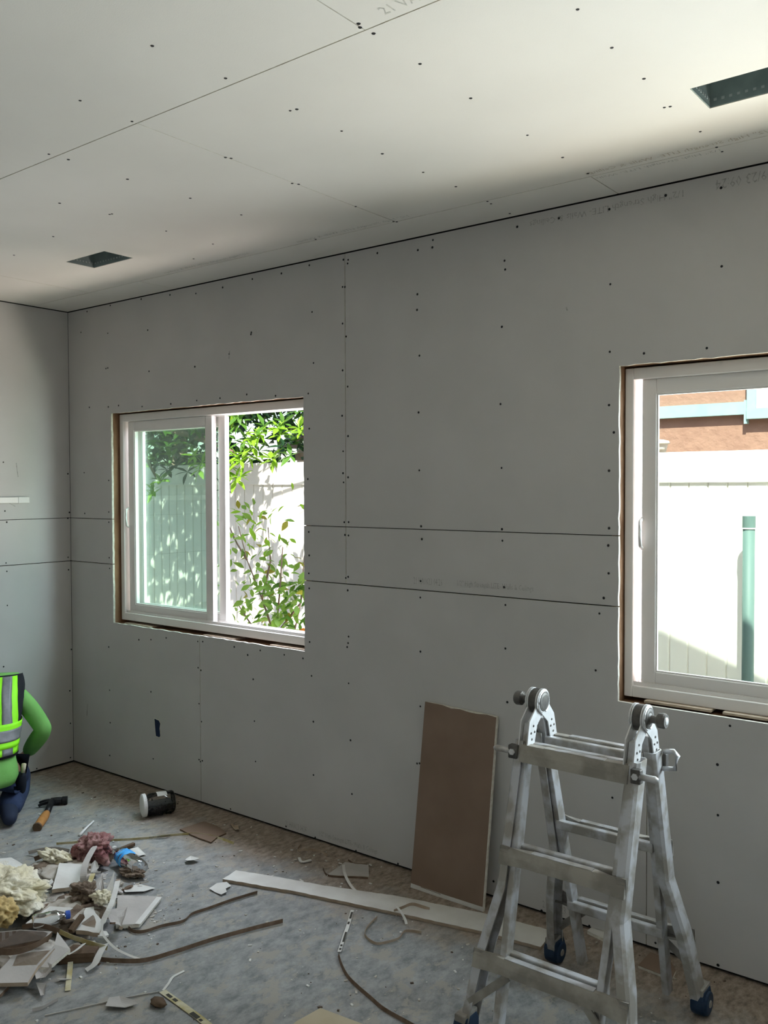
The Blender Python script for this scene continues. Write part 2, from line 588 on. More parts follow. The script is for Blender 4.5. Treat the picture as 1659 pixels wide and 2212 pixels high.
E = 0.005
zb, z1a, z1b, z2a, z2b, zt = 0.014, 1.2345, 1.2390, 1.496, 1.4995, 2.7352
a, b_, c_, d_ = W1
sheet(wall_back, [(0.0015, z2b), *rough_line((a, z2b), (a, d_)), *rough_line((a, d_), (b_, d_)), *rough_line((b_, d_), (b_, z2b)), (b_, z2b), (2.1945, z2b), (2.1945, zt), (0.0015, zt)], back_plane)
sheet(wall_back, [(0.0015, z1b), *rough_line((a, z1b), (a, z2a)), (a, z2a), (0.0015, z2a)], back_plane)
sheet(wall_back, [(b_, z1b), (2.1945, z1b), (2.1945, z2a), *rough_line((b_, z2a), (b_, z1b))], back_plane)
sheet(wall_back, [(0.0015, zb), (1.1765, zb), (1.1765, c_), *rough_line((1.1765, c_), (a, c_)), *rough_line((a, c_), (a, z1a)), (a, z1a), (0.0015, z1a)], back_plane)
a2, b2, c2, d2 = W2
sheet(wall_back, [(2.198, z2b), *rough_line((a2, z2b), (a2, d2)), *rough_line((a2, d2), (b2, d2)), (b2, d2), (b2, z2b), (5.426, z2b), (5.426, zt), (2.198, zt)], back_plane)
sheet(wall_back, [(2.198, z1b), *rough_line((a2, z1b), (a2, z2a)), (a2, z2a), (2.198, z2a)], back_plane)
sheet(wall_back, [(b2, z1b), (5.426, z1b), (5.426, z2a), (b2, z2a)], back_plane)
sheet(wall_back, [(1.1795, zb), (3.619, zb), (3.619, c2), *rough_line((3.619, c2), (a2, c2)), *rough_line((a2, c2), (a2, z1a)), (a2, z1a), (b_, z1a), *rough_line((b_, z1a), (b_, c_)), *rough_line((b_, c_), (1.1795, c_)), (1.1795, c_)], back_plane)
sheet(wall_back, [(3.622, zb), (5.426, zb), (5.426, z1a), (b2, z1a), (b2, c2), (3.622, c2)], back_plane)

# the left bottom sheet has an outlet cut through it: blue box set in a recess
mb = MB()
ox0, ox1, oz0, oz1 = OUT
pts = [(ox0, oz1), (ox0 + .02, oz1 - .003), (ox1 - .012, oz1 - .006), (ox1, oz1 - .022), (ox1 - .006, oz1 - .05), (ox1 - .001, oz0 + .01), (ox1 - .012, oz0), (ox0 + .012, oz0 + .003), (ox0 + .007, oz0 + .04)]
mb.prism([(x, -0.0012, z) for x, z in pts], (0, 0.0010, 0))
fix_normals(mb.build('outlet_cutout', M['bluebox'], wall_back))
mb = MB()
for i in range(len(pts)):
    p, q = pts[i], pts[(i + 1) % len(pts)]
    mb.bar((p[0], -0.001, p[1]), (q[0], -0.001, q[1]), 0.003, 0.003, (0, 1, 0))
mb.build('torn_paper_rim', M['gypsum'], wall_back)

mb = MB()
for x0, x1, z0, z1 in ((-0.2, W1[0] - .03, -.15, 2.98), (W1[1] + .04, W2[0] - .03, -.15, 2.98), (W2[1] + .04, 5.7, -.15, 2.98),
                       (W1[0] - .03, W1[1] + .04, -.15, W1[2] - .02), (W1[0] - .03, W1[1] + .04, W1[3] + .02, 2.98),
                       (W2[0] - .03, W2[1] + .04, -.15, W2[2] - .02), (W2[0] - .03, W2[1] + .04, W2[3] + .02, 2.98)):
    mb.box(x0, x1, 0.151, 0.172, z0, z1)
mb.build('exterior_cladding', M['bounce_black'], wall_back)

# framing lumber seen in the two openings
mb = MB()
mb.box(a - .032, a - .001, 0.0135, 0.14, c_ - .01, d_ + .02)
mb.build('trimmer_stud', M['lumber'], wall_back)
mb = MB()
mb.box(a2 - .032, a2 - .001, 0.0135, 0.14, c2 - .01, d2 + .02)
mb.build('trimmer_stud', M['lumber'], wall_back)
mb = MB().box(b_ + .001, b_ + .032, 0.0135, 0.14, c_ - .01, d_ + .02)
mb.build('trimmer_stud', M['lumber'], wall_back)
for (p0, p1, q0, q1) in (W1, W2):
    MB().box(p0 - .03, p1 + .03, 0.0135, 0.14, q1 + .001, q1 + .035).build('header', M['lumber'], wall_back)
    mb = MB()
    for bx in ((p0 - .03, p0 + .02, q0 - .04, q1 + .03), (p1 - .02, p1 + .04, q0 - .04, q1 + .03), (p0, p1, q0 - .04, q0 + .02), (p0, p1, q1 - .015, q1 + .03)):
        mb.box(bx[0], bx[1], .147, .15, bx[2], bx[3])
    mb.build('nail_fin', M['dark'], wall_back)
mb = MB().box(a - .02, b_ + .02, 0.0135, 0.14, c_ - .04, c_ - .006)
mb.build('rough_sill', M['lumber'], wall_back)
mb = MB().box(a2 - .02, b2 + .02, 0.0135, 0.14, c2 - .04, c2 - .006)
mb.build('rough_sill', M['lumber'], wall_back)

SCREW_BACK = [(0.134,2.604),(0.4,2.57),(0.396,2.371),(0.378,2.369),(0.767,2.548),(0.775,2.321),(1.159,2.314),(1.583,2.438),(1.586,2.447),(1.424,2.355),(1.978,2.717),(1.994,2.498),(2.001,2.26),(1.967,2.12),(2.188,2.71),(2.216,2.705),(2.213,2.689),(2.182,2.588),(2.196,2.586),(2.181,2.423),(2.202,2.362),(2.18,2.211),(2.21,2.135),(2.176,2.005),(2.211,1.911),(2.181,1.843),(2.18,1.743),(2.21,1.724),(2.183,1.701),(2.186,1.519),(2.212,1.52),(2.19,1.461),(2.211,1.459),(1.972,1.955),(1.961,1.718),(1.965,1.468),(1.967,1.357),(1.964,1.272),(1.966,1.201),(2.194,1.264),(2.208,1.27),(2.205,1.208),(2.384,2.708),(2.604,2.685),(2.682,2.714),(2.679,2.684),(2.601,2.499),(2.599,2.433),(2.611,2.238),(2.606,1.997),(2.609,1.75),(2.618,1.511),(2.622,1.456),(2.615,1.276),(2.613,1.205),(3.027,2.574),(3.03,2.539),(3.015,2.315),(3.009,2.009),(3.014,1.754),(3.016,1.509),(3.018,1.463),(3.026,1.277),(3.032,1.206),(3.032,1.031),(3.041,0.816),(3.472,2.419),(3.471,2.173),(3.469,1.978),(3.488,1.877),(3.47,1.737),(3.471,1.525),(3.468,1.461),(3.47,1.358),(3.451,1.265),(3.434,1.206),(3.42,0.991),(3.601,2.155),(3.824,2.152),(3.084,2.697),(3.264,2.697),(3.467,2.692),(3.677,2.7),(3.868,2.687),(3.872,2.423),(1.596,2.708),(1.796,2.706),(1.379,2.697),(1.172,2.694),(0.961,2.715),(0.712,2.725),(0.426,2.726),(0.198,2.719),(1.967,0.946),(2.209,0.996),(2.206,0.966),(2.2,0.947),(2.208,0.781),(2.218,0.52),(2.225,0.273),(1.978,0.786),(1.988,0.569),(1.987,0.314),(1.923,0.863),(2.613,0.972),(2.612,0.735),(2.594,0.484),(2.607,0.487),(0.373,0.75),(0.658,0.822),(0.767,0.834),(0.9,0.857),(1.162,0.865),(1.202,0.868),(1.444,0.866),(1.543,0.836),(1.633,0.869),(1.799,0.866),(1.163,0.725),(1.185,0.714),(1.581,0.718),(0.377,0.497),(0.762,0.541),(1.168,0.534),(1.187,0.441),(1.588,0.508),(0.378,0.306),(0.776,0.167),(1.164,0.234),(1.19,0.233),(1.594,0.305),(0.37,0.111),(1.407,0.023),(1.804,0.025),(1.996,0.017),(2.248,0.016),(2.489,0.018),(0.392,1.722),(0.389,1.539),(0.388,1.48),(0.388,1.273),(0.391,1.211),(0.149,1.77),(0.149,1.527),(0.209,2.155),(0.396,2.147),(0.494,2.149),(0.71,2.131),(0.959,2.131),(1.172,2.136),(1.352,2.137),(1.55,2.143),(1.751,2.123),(1.175,0.226),(3.911,0.862),(3.87,0.721),(3.873,0.546),(3.875,0.312),(3.877,0.023),(3.488,0.525),(3.5,0.29),(3.654,0.277),(3.398,0.016),(3.655,0.031),(3.677,0.023),(2.977,0.072),(3.196,0.015)]
SCREW_LEFT = [(-0.424,1.827),(-0.419,1.549),(-0.409,1.485),(-0.417,1.252),(-0.413,1.204),(-0.014,1.765),(-0.007,1.531),(-0.018,1.496),(-0.02,1.259),(-0.018,1.183),(-0.006,0.696),(0.003,0.697),(-0.02,0.445),(-0.019,0.245),(-0.022,0.035),(-0.245,0.024),(-0.413,1.008),(-0.441,0.66)]
SCREW_CEIL = [(3.074,-1.737),(3.083,-1.512),(2.67,-1.668),(2.664,-1.494),(2.244,-1.501),(2.251,-1.436),(2.244,-1.204),(3.095,-1.258),(3.074,-1.263),(3.093,-1.063),(3.075,-0.844),(3.079,-0.626),(3.085,-0.436),(3.086,-0.225),(3.082,-0.193),(3.076,-0.044),(3.524,-1.263),(3.516,-1.015),(3.511,-0.69),(3.51,-0.457),(3.509,-0.269),(3.949,-1.254),(3.936,-1.042),(3.933,-0.834),(3.924,-0.623),(3.909,-0.627),(3.93,-0.392),(3.928,-0.235),(3.93,-0.187),(3.527,-1.453),(3.528,-1.509),(3.52,-1.494),(2.253,-0.937),(2.25,-0.682),(1.856,-1.004),(1.868,-1.002),(1.843,-0.47),(1.828,-1.202),(1.407,-0.968),(1.844,-0.723),(2.661,-1.133),(2.669,-1.116),(2.657,-0.821),(2.668,-0.8),(2.664,-0.484),(2.661,-0.244),(2.667,-0.231),(0.995,-0.91),(1.579,-0.356),(2.242,-0.245)]


def screws(parent, pts, plane, dim=0.0):
    mb = MB()
    for u, v in pts:
        r = random.uniform(0.0042, 0.0056)
        n = len(mb.v)
        k = 8
        ring = []
        for j in range(k):
            t = 2 * math.pi * j / k
            ring.append((u + r * math.cos(t), v + r * math.sin(t)))
        mb.v += [plane(p[0], p[1], 0.0) for p in ring]
        mb.v += [plane(u + (p[0] - u) * .8, v + (p[1] - v) * .8, -0.0012) for p in ring]
        for j in range(k):
            mb.face([n + j, n + (j + 1) % k, n + k + (j + 1) % k, n + k + j])
        mb.face([n + k + j for j in range(k)])
    o = mb.build('screw_heads', M['screw'], parent, kind='stuff')
    return fix_normals(o)


screws(wall_back, SCREW_BACK, back_plane)

# printing on the sheet edges
printed('21 HA0023 04:26', wall_back, (2.578, -0.0006, 1.262), (1, 0, 0), (0, 0, 1), 0.150, 0.030, M['faded_ink'])
printed('1/2" High Strength LITE- Walls & Ceilings', wall_back, (2.803, -0.0006, 1.262), (1, 0, 0), (0, 0, 1), 0.355, 0.030, M['faded_ink'])
printed('1/2" High Strength LITE- Walls & Ceilings', wall_back, (3.740, -0.0006, 2.714), (-1, 0, 0), (0, 0, -1), 0.60, 0.032, M['faded_ink'])
printed('09/23 09:24', wall_back, (4.035, -0.0006, 2.716), (-1, 0, 0), (0, 0, -1), 0.185, 0.034, M['faded_ink'])
printed('21 HA0023 04:24', wall_back, (1.801, -0.0006, 0.026), (1, 0, 0), (0, 0, 1), 0.138, 0.030, M['faded_ink'])
printed('1/2" High Strength LITE- Walls & Ceilings', wall_back, (2.023, -0.0006, 0.026), (1, 0, 0), (0, 0, 1), 0.350, 0.030, M['faded_ink'])
printed('21 HA023', wall_back, (3.20, -0.0006, 0.03), (1, 0, 0), (0, 0, 1), 0.10, 0.028, M['faded_ink'])

# ------------------------------------------------------------------ left wall
mb = MB().box(-0.15, -0.016, -5.2, 0.15, -0.15, 3.0)
wall_left = mb.build('wall_left', M['dark'], kind='structure')
for y0, y1 in ((-0.0015, -2.438), (-2.442, -4.896)):
    for z0, z1 in ((zb, z1a), (z1b, z2a), (z2b, zt)):
        sheet(wall_left, [(y0, z0), (y1, z0), (y1, z1), (y0, z1)], left_plane)
screws(wall_left, SCREW_LEFT, left_plane)
for (y0, z0), (y1, z1) in [((-0.346,1.824),(-0.336,1.744)),((-0.392,1.593),(-0.356,1.574))]:
    MB().bar((0.0006, y0, z0), (0.0006, y1, z1), 0.004, 0.0008, (1, 0, 0)).build('pencil_mark', M['faded_ink'], wall_left)
for (x0, z0), (x1, z1) in [((0.153,0.382),(0.146,0.308)),((1.427,2.371),(1.423,2.331)),((3.295,2.358),(3.301,2.344))]:
    MB().bar((x0, -0.0006, z0), (x1, -0.0006, z1), 0.006, 0.0008, (0, 1, 0)).build('pencil_mark', M['faded_ink'], wall_back)

# ------------------------------------------------------------------ ceiling
HV = ((1.066, 1.372, -0.694, -0.540), (4.006, 4.312, -0.700, -0.540))     # x0 x1 y0 y1 of the duct holes
mb = MB()
ys = (0.15, -0.52, -0.72, -5.2)
mb.box(-0.15, 5.6, -0.52, 0.15, H + .016, H + .10)
mb.box(-0.15, 5.6, -5.2, -0.72, H + .016, H + .10)
for x0, x1 in ((-0.15, 1.05), (1.39, 3.99), (4.33, 5.6)):
    mb.box(x0, x1, -0.72, -0.52, H + .016, H + .10)
ceiling = mb.build('ceiling', M['dark'], kind='structure')


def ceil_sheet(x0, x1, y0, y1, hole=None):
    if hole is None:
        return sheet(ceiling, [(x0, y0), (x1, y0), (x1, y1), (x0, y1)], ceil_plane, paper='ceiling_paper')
    hx0, hx1, hy0, hy1 = hole
    mb = MB()
    o = [(x0, y0), (x1, y0), (x1, y1), (x0, y1)]
    h = [(hx0, hy1), (hx1, hy1), (hx1, hy0), (hx0, hy0)]
    for z in (0, 0.0127):
        mb.v += [ceil_plane(*p, z) for p in o] + [ceil_plane(*p, z) for p in h]
    for i in range(4):
        j = (i + 1) % 4
        mb.face([i, j, 4 + j, 4 + i], 0)
        mb.face([8 + i, 12 + i, 12 + j, 8 + j], 0)
        mb.face([i, 8 + i, 8 + j, j], 1)
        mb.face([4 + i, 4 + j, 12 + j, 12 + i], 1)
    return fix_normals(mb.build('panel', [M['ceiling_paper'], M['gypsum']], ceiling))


g = 0.0016
for x0, x1 in ((0.004, 1.005 - g), (1.005 + g, 3.503 - g), (3.503 + g, 5.426)):
    ceil_sheet(x0, x1, -0.0045, -0.2315)
ceil_sheet(0.004, 0.572 - g, -0.2345, -1.4745)
ceil_sheet(0.572 + g, 2.664 - g, -0.2345, -1.4745, HV[0])
ceil_sheet(2.664 + g, 5.10 - g, -0.2345, -1.4745, HV[1])
ceil_sheet(5.10 + g, 5.426, -0.2345, -1.4745)
ceil_sheet(0.004, 3.521 - g, -1.4785, -2.698)
ceil_sheet(3.521 + g, 5.426, -1.4785, -2.698)
ceil_sheet(0.004, 2.44, -2.702, -4.9)
ceil_sheet(2.444, 5.426, -2.702, -4.9)
screws(ceiling, SCREW_CEIL, ceil_plane)
printed('21 VAR 1/2" 04', ceiling, (3.60, -1.502, H - .0006), (1, 0, 0), (0, -1, 0), 0.25, 0.034, M['grey_ink'])
printed('1/2" High Strength LITE- Walls & Ceilings', ceiling, (4.10, -0.252, H - .0006), (-1, 0, 0), (0, -1, 0), 0.60, 0.034, M['tan_ink'])
printed('1/2" High Strength LITE- Walls', ceiling, (3.93, -0.222, H - .0006), (-1, 0, 0), (0, 1, 0), 0.42, 0.026, M['grey_ink'])
printed('1/2" High Strength LITE- Walls & Ceilings', ceiling, (2.75, -0.250, H - .0006), (-1, 0, 0), (0, -1, 0), 0.60, 0.030, M['grey_ink'])
printed('1/2" High Strength LITE- Walls & Ceilings', ceiling, (1.85, -0.250, H - .0006), (-1, 0, 0), (0, -1, 0), 0.60, 0.030, M['grey_ink'])

# two open duct boots in the ceiling
for (x0, x1, y0, y1), lab in zip(HV, ('open sheet-metal duct boot recessed in the ceiling above the left window', 'open sheet-metal duct boot cut into the ceiling above the right window')):
    t = thing('duct_boot', lab, 'duct boot', ((x0 + x1) / 2, (y0 + y1) / 2, H + .002))
    for bx in ((x0, x0 + .002, y0, y1), (x1 - .002, x1, y0, y1), (x0, x1, y0, y0 + .002), (x0, x1, y1 - .002, y1)):
        MB().box(*bx, H + .002, H + .26).build('side_wall', M['duct'], t)
    MB().box(x0, x1, y0, y1, H + .258, H + .262).build('top_plate', M['duct'], t)
    mb = MB()
    for i in range(9):
        yy = y0 + .012 + i * (y1 - y0 - .024) / 8
        mb.box(x0 + .002, x0 + .0035, yy - .003, yy + .003, H + .017, H + .024)
    for i in range(14):
        xx = x0 + .016 + i * (x1 - x0 - .03) / 13
        mb.box(xx - .004, xx + .004, y1 - .0035, y1 - .002, H + .017, H + .024)
    mb.build('bent_tabs', M['rivet'], t, kind='stuff')

# ------------------------------------------------------------------ unseen walls of the room
mb = MB()
mb.box(5.43, 5.58, -5.2, 0.15, -0.15, 3.0)
mb.build('wall_right', M['paper'], kind='structure')
FW = -3.65
mb = MB()
mb.box(-0.15, 4.25, FW - .15, FW, -0.15, 3.0)
mb.box(5.2, 5.6, FW - .15, FW, -0.15, 3.0)
mb.box(4.25, 5.2, FW - .15, FW, 2.1, 3.0)
mb.build('wall_front', M['paper'], kind='structure')
MB().box(-8, 14, -8.8, -8.4, -.35, 3.2).build('unseen_sky_screen', M['sky_screen'], kind='structure')  # added out of view to keep low sky off the back wall
# gable roof over the room; its verge shades the foot of the fence outside
mb = MB()
ax, az = 2.72, 4.09
for sx in (-1, 1):
    ex = ax + sx * 3.4
    ez = az - 0.36 * 3.4
    mb.prism([(ax, 0.30, az), (ex, 0.30, ez), (ex, 0.30, ez - .12), (ax, 0.30, az - .12)], (0, -4.3, 0))
mb.prism([(-0.15, 0.02, 2.95), (5.58, 0.02, 2.95), (ax, 0.02, az - .1)], (0, 0.12, 0))
fix_normals(mb.build('roof', M['roof'], kind='structure'))


# ------------------------------------------------------------------ windows
def frame_boxes(x0, x1, z0, z1, w, y0, y1, wt=None, wb=None):
    wt = wt or w
    wb = wb or w
    return [(x0, x0 + w, y0, y1, z0, z1), (x1 - w, x1, y0, y1, z0, z1), (x0 + w, x1 - w, y0, y1, z1 - wt, z1), (x0 + w, x1 - w, y0, y1, z0, z0 + wb)]


def sash(win, x0, x1, z0, z1, w, y0, y1):
    for bx in frame_boxes(x0, x1, z0, z1, w, y0, y1):
        bevel(MB().box(*bx).build('sash_rail', M['vinyl'], win), 0.003)
    ym = (y0 + y1) / 2
    MB().box(x0 + w - .004, x1 - w + .004, ym - .003, ym + .003, z0 + w - .004, z1 - w + .004).build('pane', M['glass'], win)
    mb = MB()
    for bx in frame_boxes(x0 + w, x1 - w, z0 + w, z1 - w, .006, y0 + .004, ym - .003):
        mb.box(*bx)
    mb.build('glazing_bead', M['vinyl'], win)


def window(name, x0, x1, z0, z1, sashes, latch_x):
    root = MB().box(x0, x0 + .001, .07, .071, z0, z0 + .001)
    win = root.build(name, M['vinyl'], kind='structure')
    for bx in frame_boxes(x0, x1, z0, z1, .032, .05, .145, .042, .042):
        bevel(MB().box(*bx).build('frame_rail', M['vinyl'], win), 0.003)
    mb = MB()
    mb.box(x0 + .03, x1 - .03, .108, .112, z0 + .042, z0 + .058)
    mb.box(x0 + .03, x1 - .03, .064, .068, z0 + .042, z0 + .056)
    mb.build('sill_track', M['vinyl'], win)
    for s in sashes:
        sash(win, *s)
    mb = MB()
    zc = (z0 + z1) / 2
    mb.tube([(latch_x, .066, zc - .055), (latch_x, .050, zc - .045), (latch_x, .046, zc), (latch_x, .050, zc + .045), (latch_x, .066, zc + .055)], .007, 8)
    mb.build('latch_pull', M['vinyl'], win, smooth=True)
    return win


window('window_1', .431, 1.965, .912, 2.103,
       [(.480, 1.205, .954, 2.060, .052, .072, .104), (.500, 1.262, .956, 2.058, .050, .112, .142)], .488)
window('window_2', 3.510, 5.018, .900, 2.112,
       [(3.566, 4.32, .944, 2.070, .054, .072, .104), (4.26, 4.986, .944, 2.070, .05, .112, .142)], 3.570)
# shims under the frames
for x in (.62, 1.3, 1.8, 3.72, 4.0, 4.5):
    MB().box(x - .12, x + .12, .02, .13, .8925, .9005).build('shim', M['kraft_light'], wall_back)

# ------------------------------------------------------------------ outdoors
mb = MB().box(-14, 18, 0.15, 14, -0.35, -0.15)
gr = mb.build('ground', M['ground'], kind='structure')
mb = MB().box(-14, 18, -16, -3.8, -0.35, -0.15)
mb.build('patio', M['ground'], kind='structure')

FY = 2.2
t = thing('vinyl_fence', 'white vinyl privacy fence of upright boards beyond both windows', 'fence', (2, FY, -0.15))
bw = 0.112
n0 = int(-4.2 / bw)
bmesh0 = None
for i in range(n0, int(6.4 / bw)):
    x = 2.998 + (i - 27) * bw
    if bmesh0 is None:
        mb = MB()
        mb.prism([(x + .004, FY - .008, -.13), (x + .009, FY - .012, -.13), (x + bw - .007, FY - .012, -.13), (x + bw - .002, FY - .008, -.13), (x + bw - .002, FY + .012, -.13), (x + .004, FY + .012, -.13)], (0, 0, 1.87))
        bo = fix_normals(mb.build('board', M['fence'], t))
        bmesh0, bx0 = bo, x
    else:
        bo = bmesh0.copy()
        COL.objects.link(bo)
        bo.location = (x - bx0, 0, 0)
MB().box(-5, 7, FY - .003, FY + .005, -.12, 1.72).build('tongue_strip', M['fence'], t)
bevel(MB().box(-5, 7, FY - .024, FY + .024, 1.712, 1.882).build('top_rail', M['fence'], t), .004)
bevel(MB().box(-5, 7, FY - .026, FY - .022, 1.700, 1.716).build('rail_lip', M['fence'], t), .001)
bevel(MB().box(-5, 7, FY - .024, FY + .024, -.10, .05).build('bottom_rail', M['fence'], t), .004)
for x in (-3.3, 5.9):
    bevel(MB().box(x - .065, x + .065, FY - .065, FY + .065, -.15, 1.95).build('post', M['fence'], t), .006)

PX = (3.39,2.03,1.512)
t = thing('drain_pipe', 'dark green upright pipe with pale joint ring in front of white fence', 'pipe', (PX[0], 2.03, -.15))
MB().lathe((PX[0], 2.03, -.15), (0, 0, 1), [(0, .032), (PX[2] - .065 + .15, .032)], 20).build('pipe_body', M['pipe'], t, smooth=True)
MB().lathe((PX[0], 2.03, PX[2] - .071), (0, 0, 1), [(0, .036), (.007, .036)], 20).build('joint_ring', M['lid'], t, smooth=False)
MB().lathe((PX[0], 2.03, PX[2] - .064), (0, 0, 1), [(0, .0345), (.064, .0345)], 20).build('end_coupling', M['pipe'], t, smooth=False)

VX = 2.672
t = thing('vent_cap', 'pale round vent cap rising just behind the white fence top', 'vent', (VX, 2.6, -.15))
MB().lathe((VX, 2.6, -.15), (0, 0, 1), [(0, .028), (2.06, .028)], 16).build('vent_pipe', M['offwhite'], t, smooth=True)
MB().lathe((VX, 2.6, 1.90), (0, 0, 1), [(0, .032), (.03, .04), (.05, .044), (.055, .058), (.072, .05), (.08, .02)], 20).build('cap', M['offwhite'], t, smooth=True)

# neighbouring house
NY = 4.0
t = thing('neighbour_house', 'orange stucco house with pale teal trim behind the white fence', 'house', (3, NY, -.15))
MB().box(.2, 9, NY, NY + .2, -.15, 5.2).build('stucco_wall', M['stucco'], t)
MB().box(.2, 2.815, NY - .05, NY, 2.222, 2.318).build('trim_band', M['teal'], t)
MB().box(3.9, 9, NY - .05, NY, 2.222, 2.318).build('trim_band', M['teal'], t)
for bx in ((2.822, 2.885, NY - .06, NY, 2.26, 3.4), (2.822, 3.86, NY - .065, NY, 2.185, 2.262), (3.80, 3.86, NY - .06, NY, 2.26, 3.4), (2.822, 3.86, NY - .06, NY, 3.4, 3.47)):
    MB().box(*bx).build('window_trim', M['teal'], t)
fr = MB()
for bx in frame_boxes(2.885, 3.80, 2.262, 3.4, .05, NY - .03, NY + .01):
    fr.box(*bx)
fr = fr.build('window_frame', M['lid'], t)
MB().box(2.935, 3.75, NY - .008, NY - .004, 2.312, 3.35).build('blind', M['lid'], fr)
MB().box(2.80, 2.822, NY - .052, NY, 2.15, 2.33).build('trim_end', M['teal'], t)

t = thing('garden_shed', 'white gabled shed with pale teal roof edge at the right of left window', 'shed', (-1.2, 4.0, -.15))
RX, RZ = -2.07, 2.075
k = 0.44
MB().prism([(RX + .14, 4.02, -.15), (RX + 1.86, 4.02, -.15), (RX + 1.86, 4.02, RZ + .03), (RX + 1.0, 4.02, RZ + .40), (RX + .14, 4.02, RZ + .03)], (0, 1.6, 0)).build('shed_wall', M['offwhite'], t)
for sx in (0, 1):
    e = RX if sx == 0 else RX + 2.0
    apex = RX + 1.0
    fix_normals(MB().prism([(e, 3.86, RZ), (apex, 3.86, RZ + k), (apex, 3.86, RZ + k + .075), (e, 3.86, RZ + .075)], (0, .03, 0)).build('fascia_board', M['teal'], t))
    fix_normals(MB().prism([(e, 3.87, RZ + .03), (apex, 3.87, RZ + k + .03), (apex, 3.87, RZ + k + .07), (e, 3.87, RZ + .07)], (0, 1.9, 0)).build('roof_slope', M['roof'], t))
MB().box(-1.93, -1.80, 3.985, 4.02, 1.97, 2.05).build('vent_louvre', M['kraft_light'], t)

# ---- leaves
LEAF = {}


def leaf_mesh(name, m, w=0.36, cup=0.12, droop=0.18):
    prof = [(0.0, .04), (.18, .55), (.45, 1.0), (.72, .72), (1.0, .03)]
    v, f = [], []
    for s, q in prof:
        z = -droop * s * s
        v += [(s, -w / 2 * q, z + cup * q * w), (s, 0, z), (s, w / 2 * q, z + cup * q * w)]
    for i in range(len(prof) - 1):
        for j in (0, 1):
            p = i * 3 + j
            f.append((p, p + 1, p + 4, p + 3))
    me = bpy.data.meshes.new(name)
    me.from_pydata(v, [], f)
    me.materials.append(M[m])
    me.polygons.foreach_set('use_smooth', [True] * len(f))
    return me


for nm in ('leaf_a', 'leaf_b', 'leaf_c', 'leaf_d', 'leaf_e'):
    LEAF[nm] = leaf_mesh(nm, nm, 0.5 if nm in ('leaf_d', 'leaf_e') else 0.36)


def leaf_matrix(p, d, size, roll):
    d = Vector(d).normalized()
    q = d.to_track_quat('X', 'Z').to_matrix().to_4x4()
    return Matrix.Translation(p) @ q @ Matrix.Rotation(roll, 4, 'X') @ Matrix.Scale(size, 4)


def put_leaf(parent, kind, p, d, size, roll=0.0):
    o = bpy.data.objects.new('leaf', LEAF[kind])
    COL.objects.link(o)
    o.parent = parent
    o.matrix_local = leaf_matrix(Vector(p) - WORLD[parent.name], d, size, roll)
    return o


def mass_leaves(parent, name, n, place, kinds, size):
    """one joined mesh of the leaves that cannot be picked apart"""
    v, f, mi = [], [], []
    base = WORLD[parent.name]
    tmpl = [(0, 0, 0), (.45, -.2, .03), (1, 0, -.12), (.45, .2, .03)]
    for i in range(n):
        p = Vector(place())
        d = Vector((random.gauss(0, 1), random.gauss(0, 1), random.gauss(-.1, .7)))
        mt = leaf_matrix(p - base, d, size * random.uniform(.7, 1.2), random.uniform(-1.2, 1.2))
        k = len(v)
        v += [tuple(mt @ Vector(q)) for q in tmpl]
        f.append((k, k + 1, k + 2, k + 3))
        mi.append(random.choice(range(len(kinds))))
    me = bpy.data.meshes.new(name)
    me.from_pydata(v, [], f)
    for m in kinds:
        me.materials.append(M[m])
    me.polygons.foreach_set('material_index', mi)
    o = bpy.data.objects.new(name, me)
    COL.objects.link(o)
    o.parent = parent
    o['kind'] = 'stuff'
    return o


rt = random.Random(5)
TREE = thing('broadleaf_tree', 'broadleaf tree with lime leaf rosettes overhanging fence outside left window', 'tree', (-2.3, 1.55, -.15))
MB().tube([(-2.3, 1.55, -.15), (-2.25, 1.5, .9), (-2.1, 1.45, 1.8), (-1.6, 1.4, 2.5)], [.09, .08, .07, .05], 10).build('trunk', M['bark'], TREE, smooth=True)
for pts in ([(-2.1, 1.45, 1.8), (-1.3, 1.5, 2.2), (-.5, 1.6, 2.45), (.3, 1.7, 2.5)], [(-1.6, 1.4, 2.5), (-1.0, 1.2, 2.9), (-.3, 1.2, 3.1)],
            [(-2.1, 1.45, 1.8), (-1.6, 1.3, 2.1), (-1.2, 1.45, 1.95), (-1.1, 1.5, 1.75)], [(-1.3, 1.5, 2.2), (-.8, 1.6, 2.1), (-.4, 1.7, 1.95)]):
    MB().tube(pts, [.035, .025, .016, .008][:len(pts)], 7).build('branch', M['bark'], TREE, smooth=True)
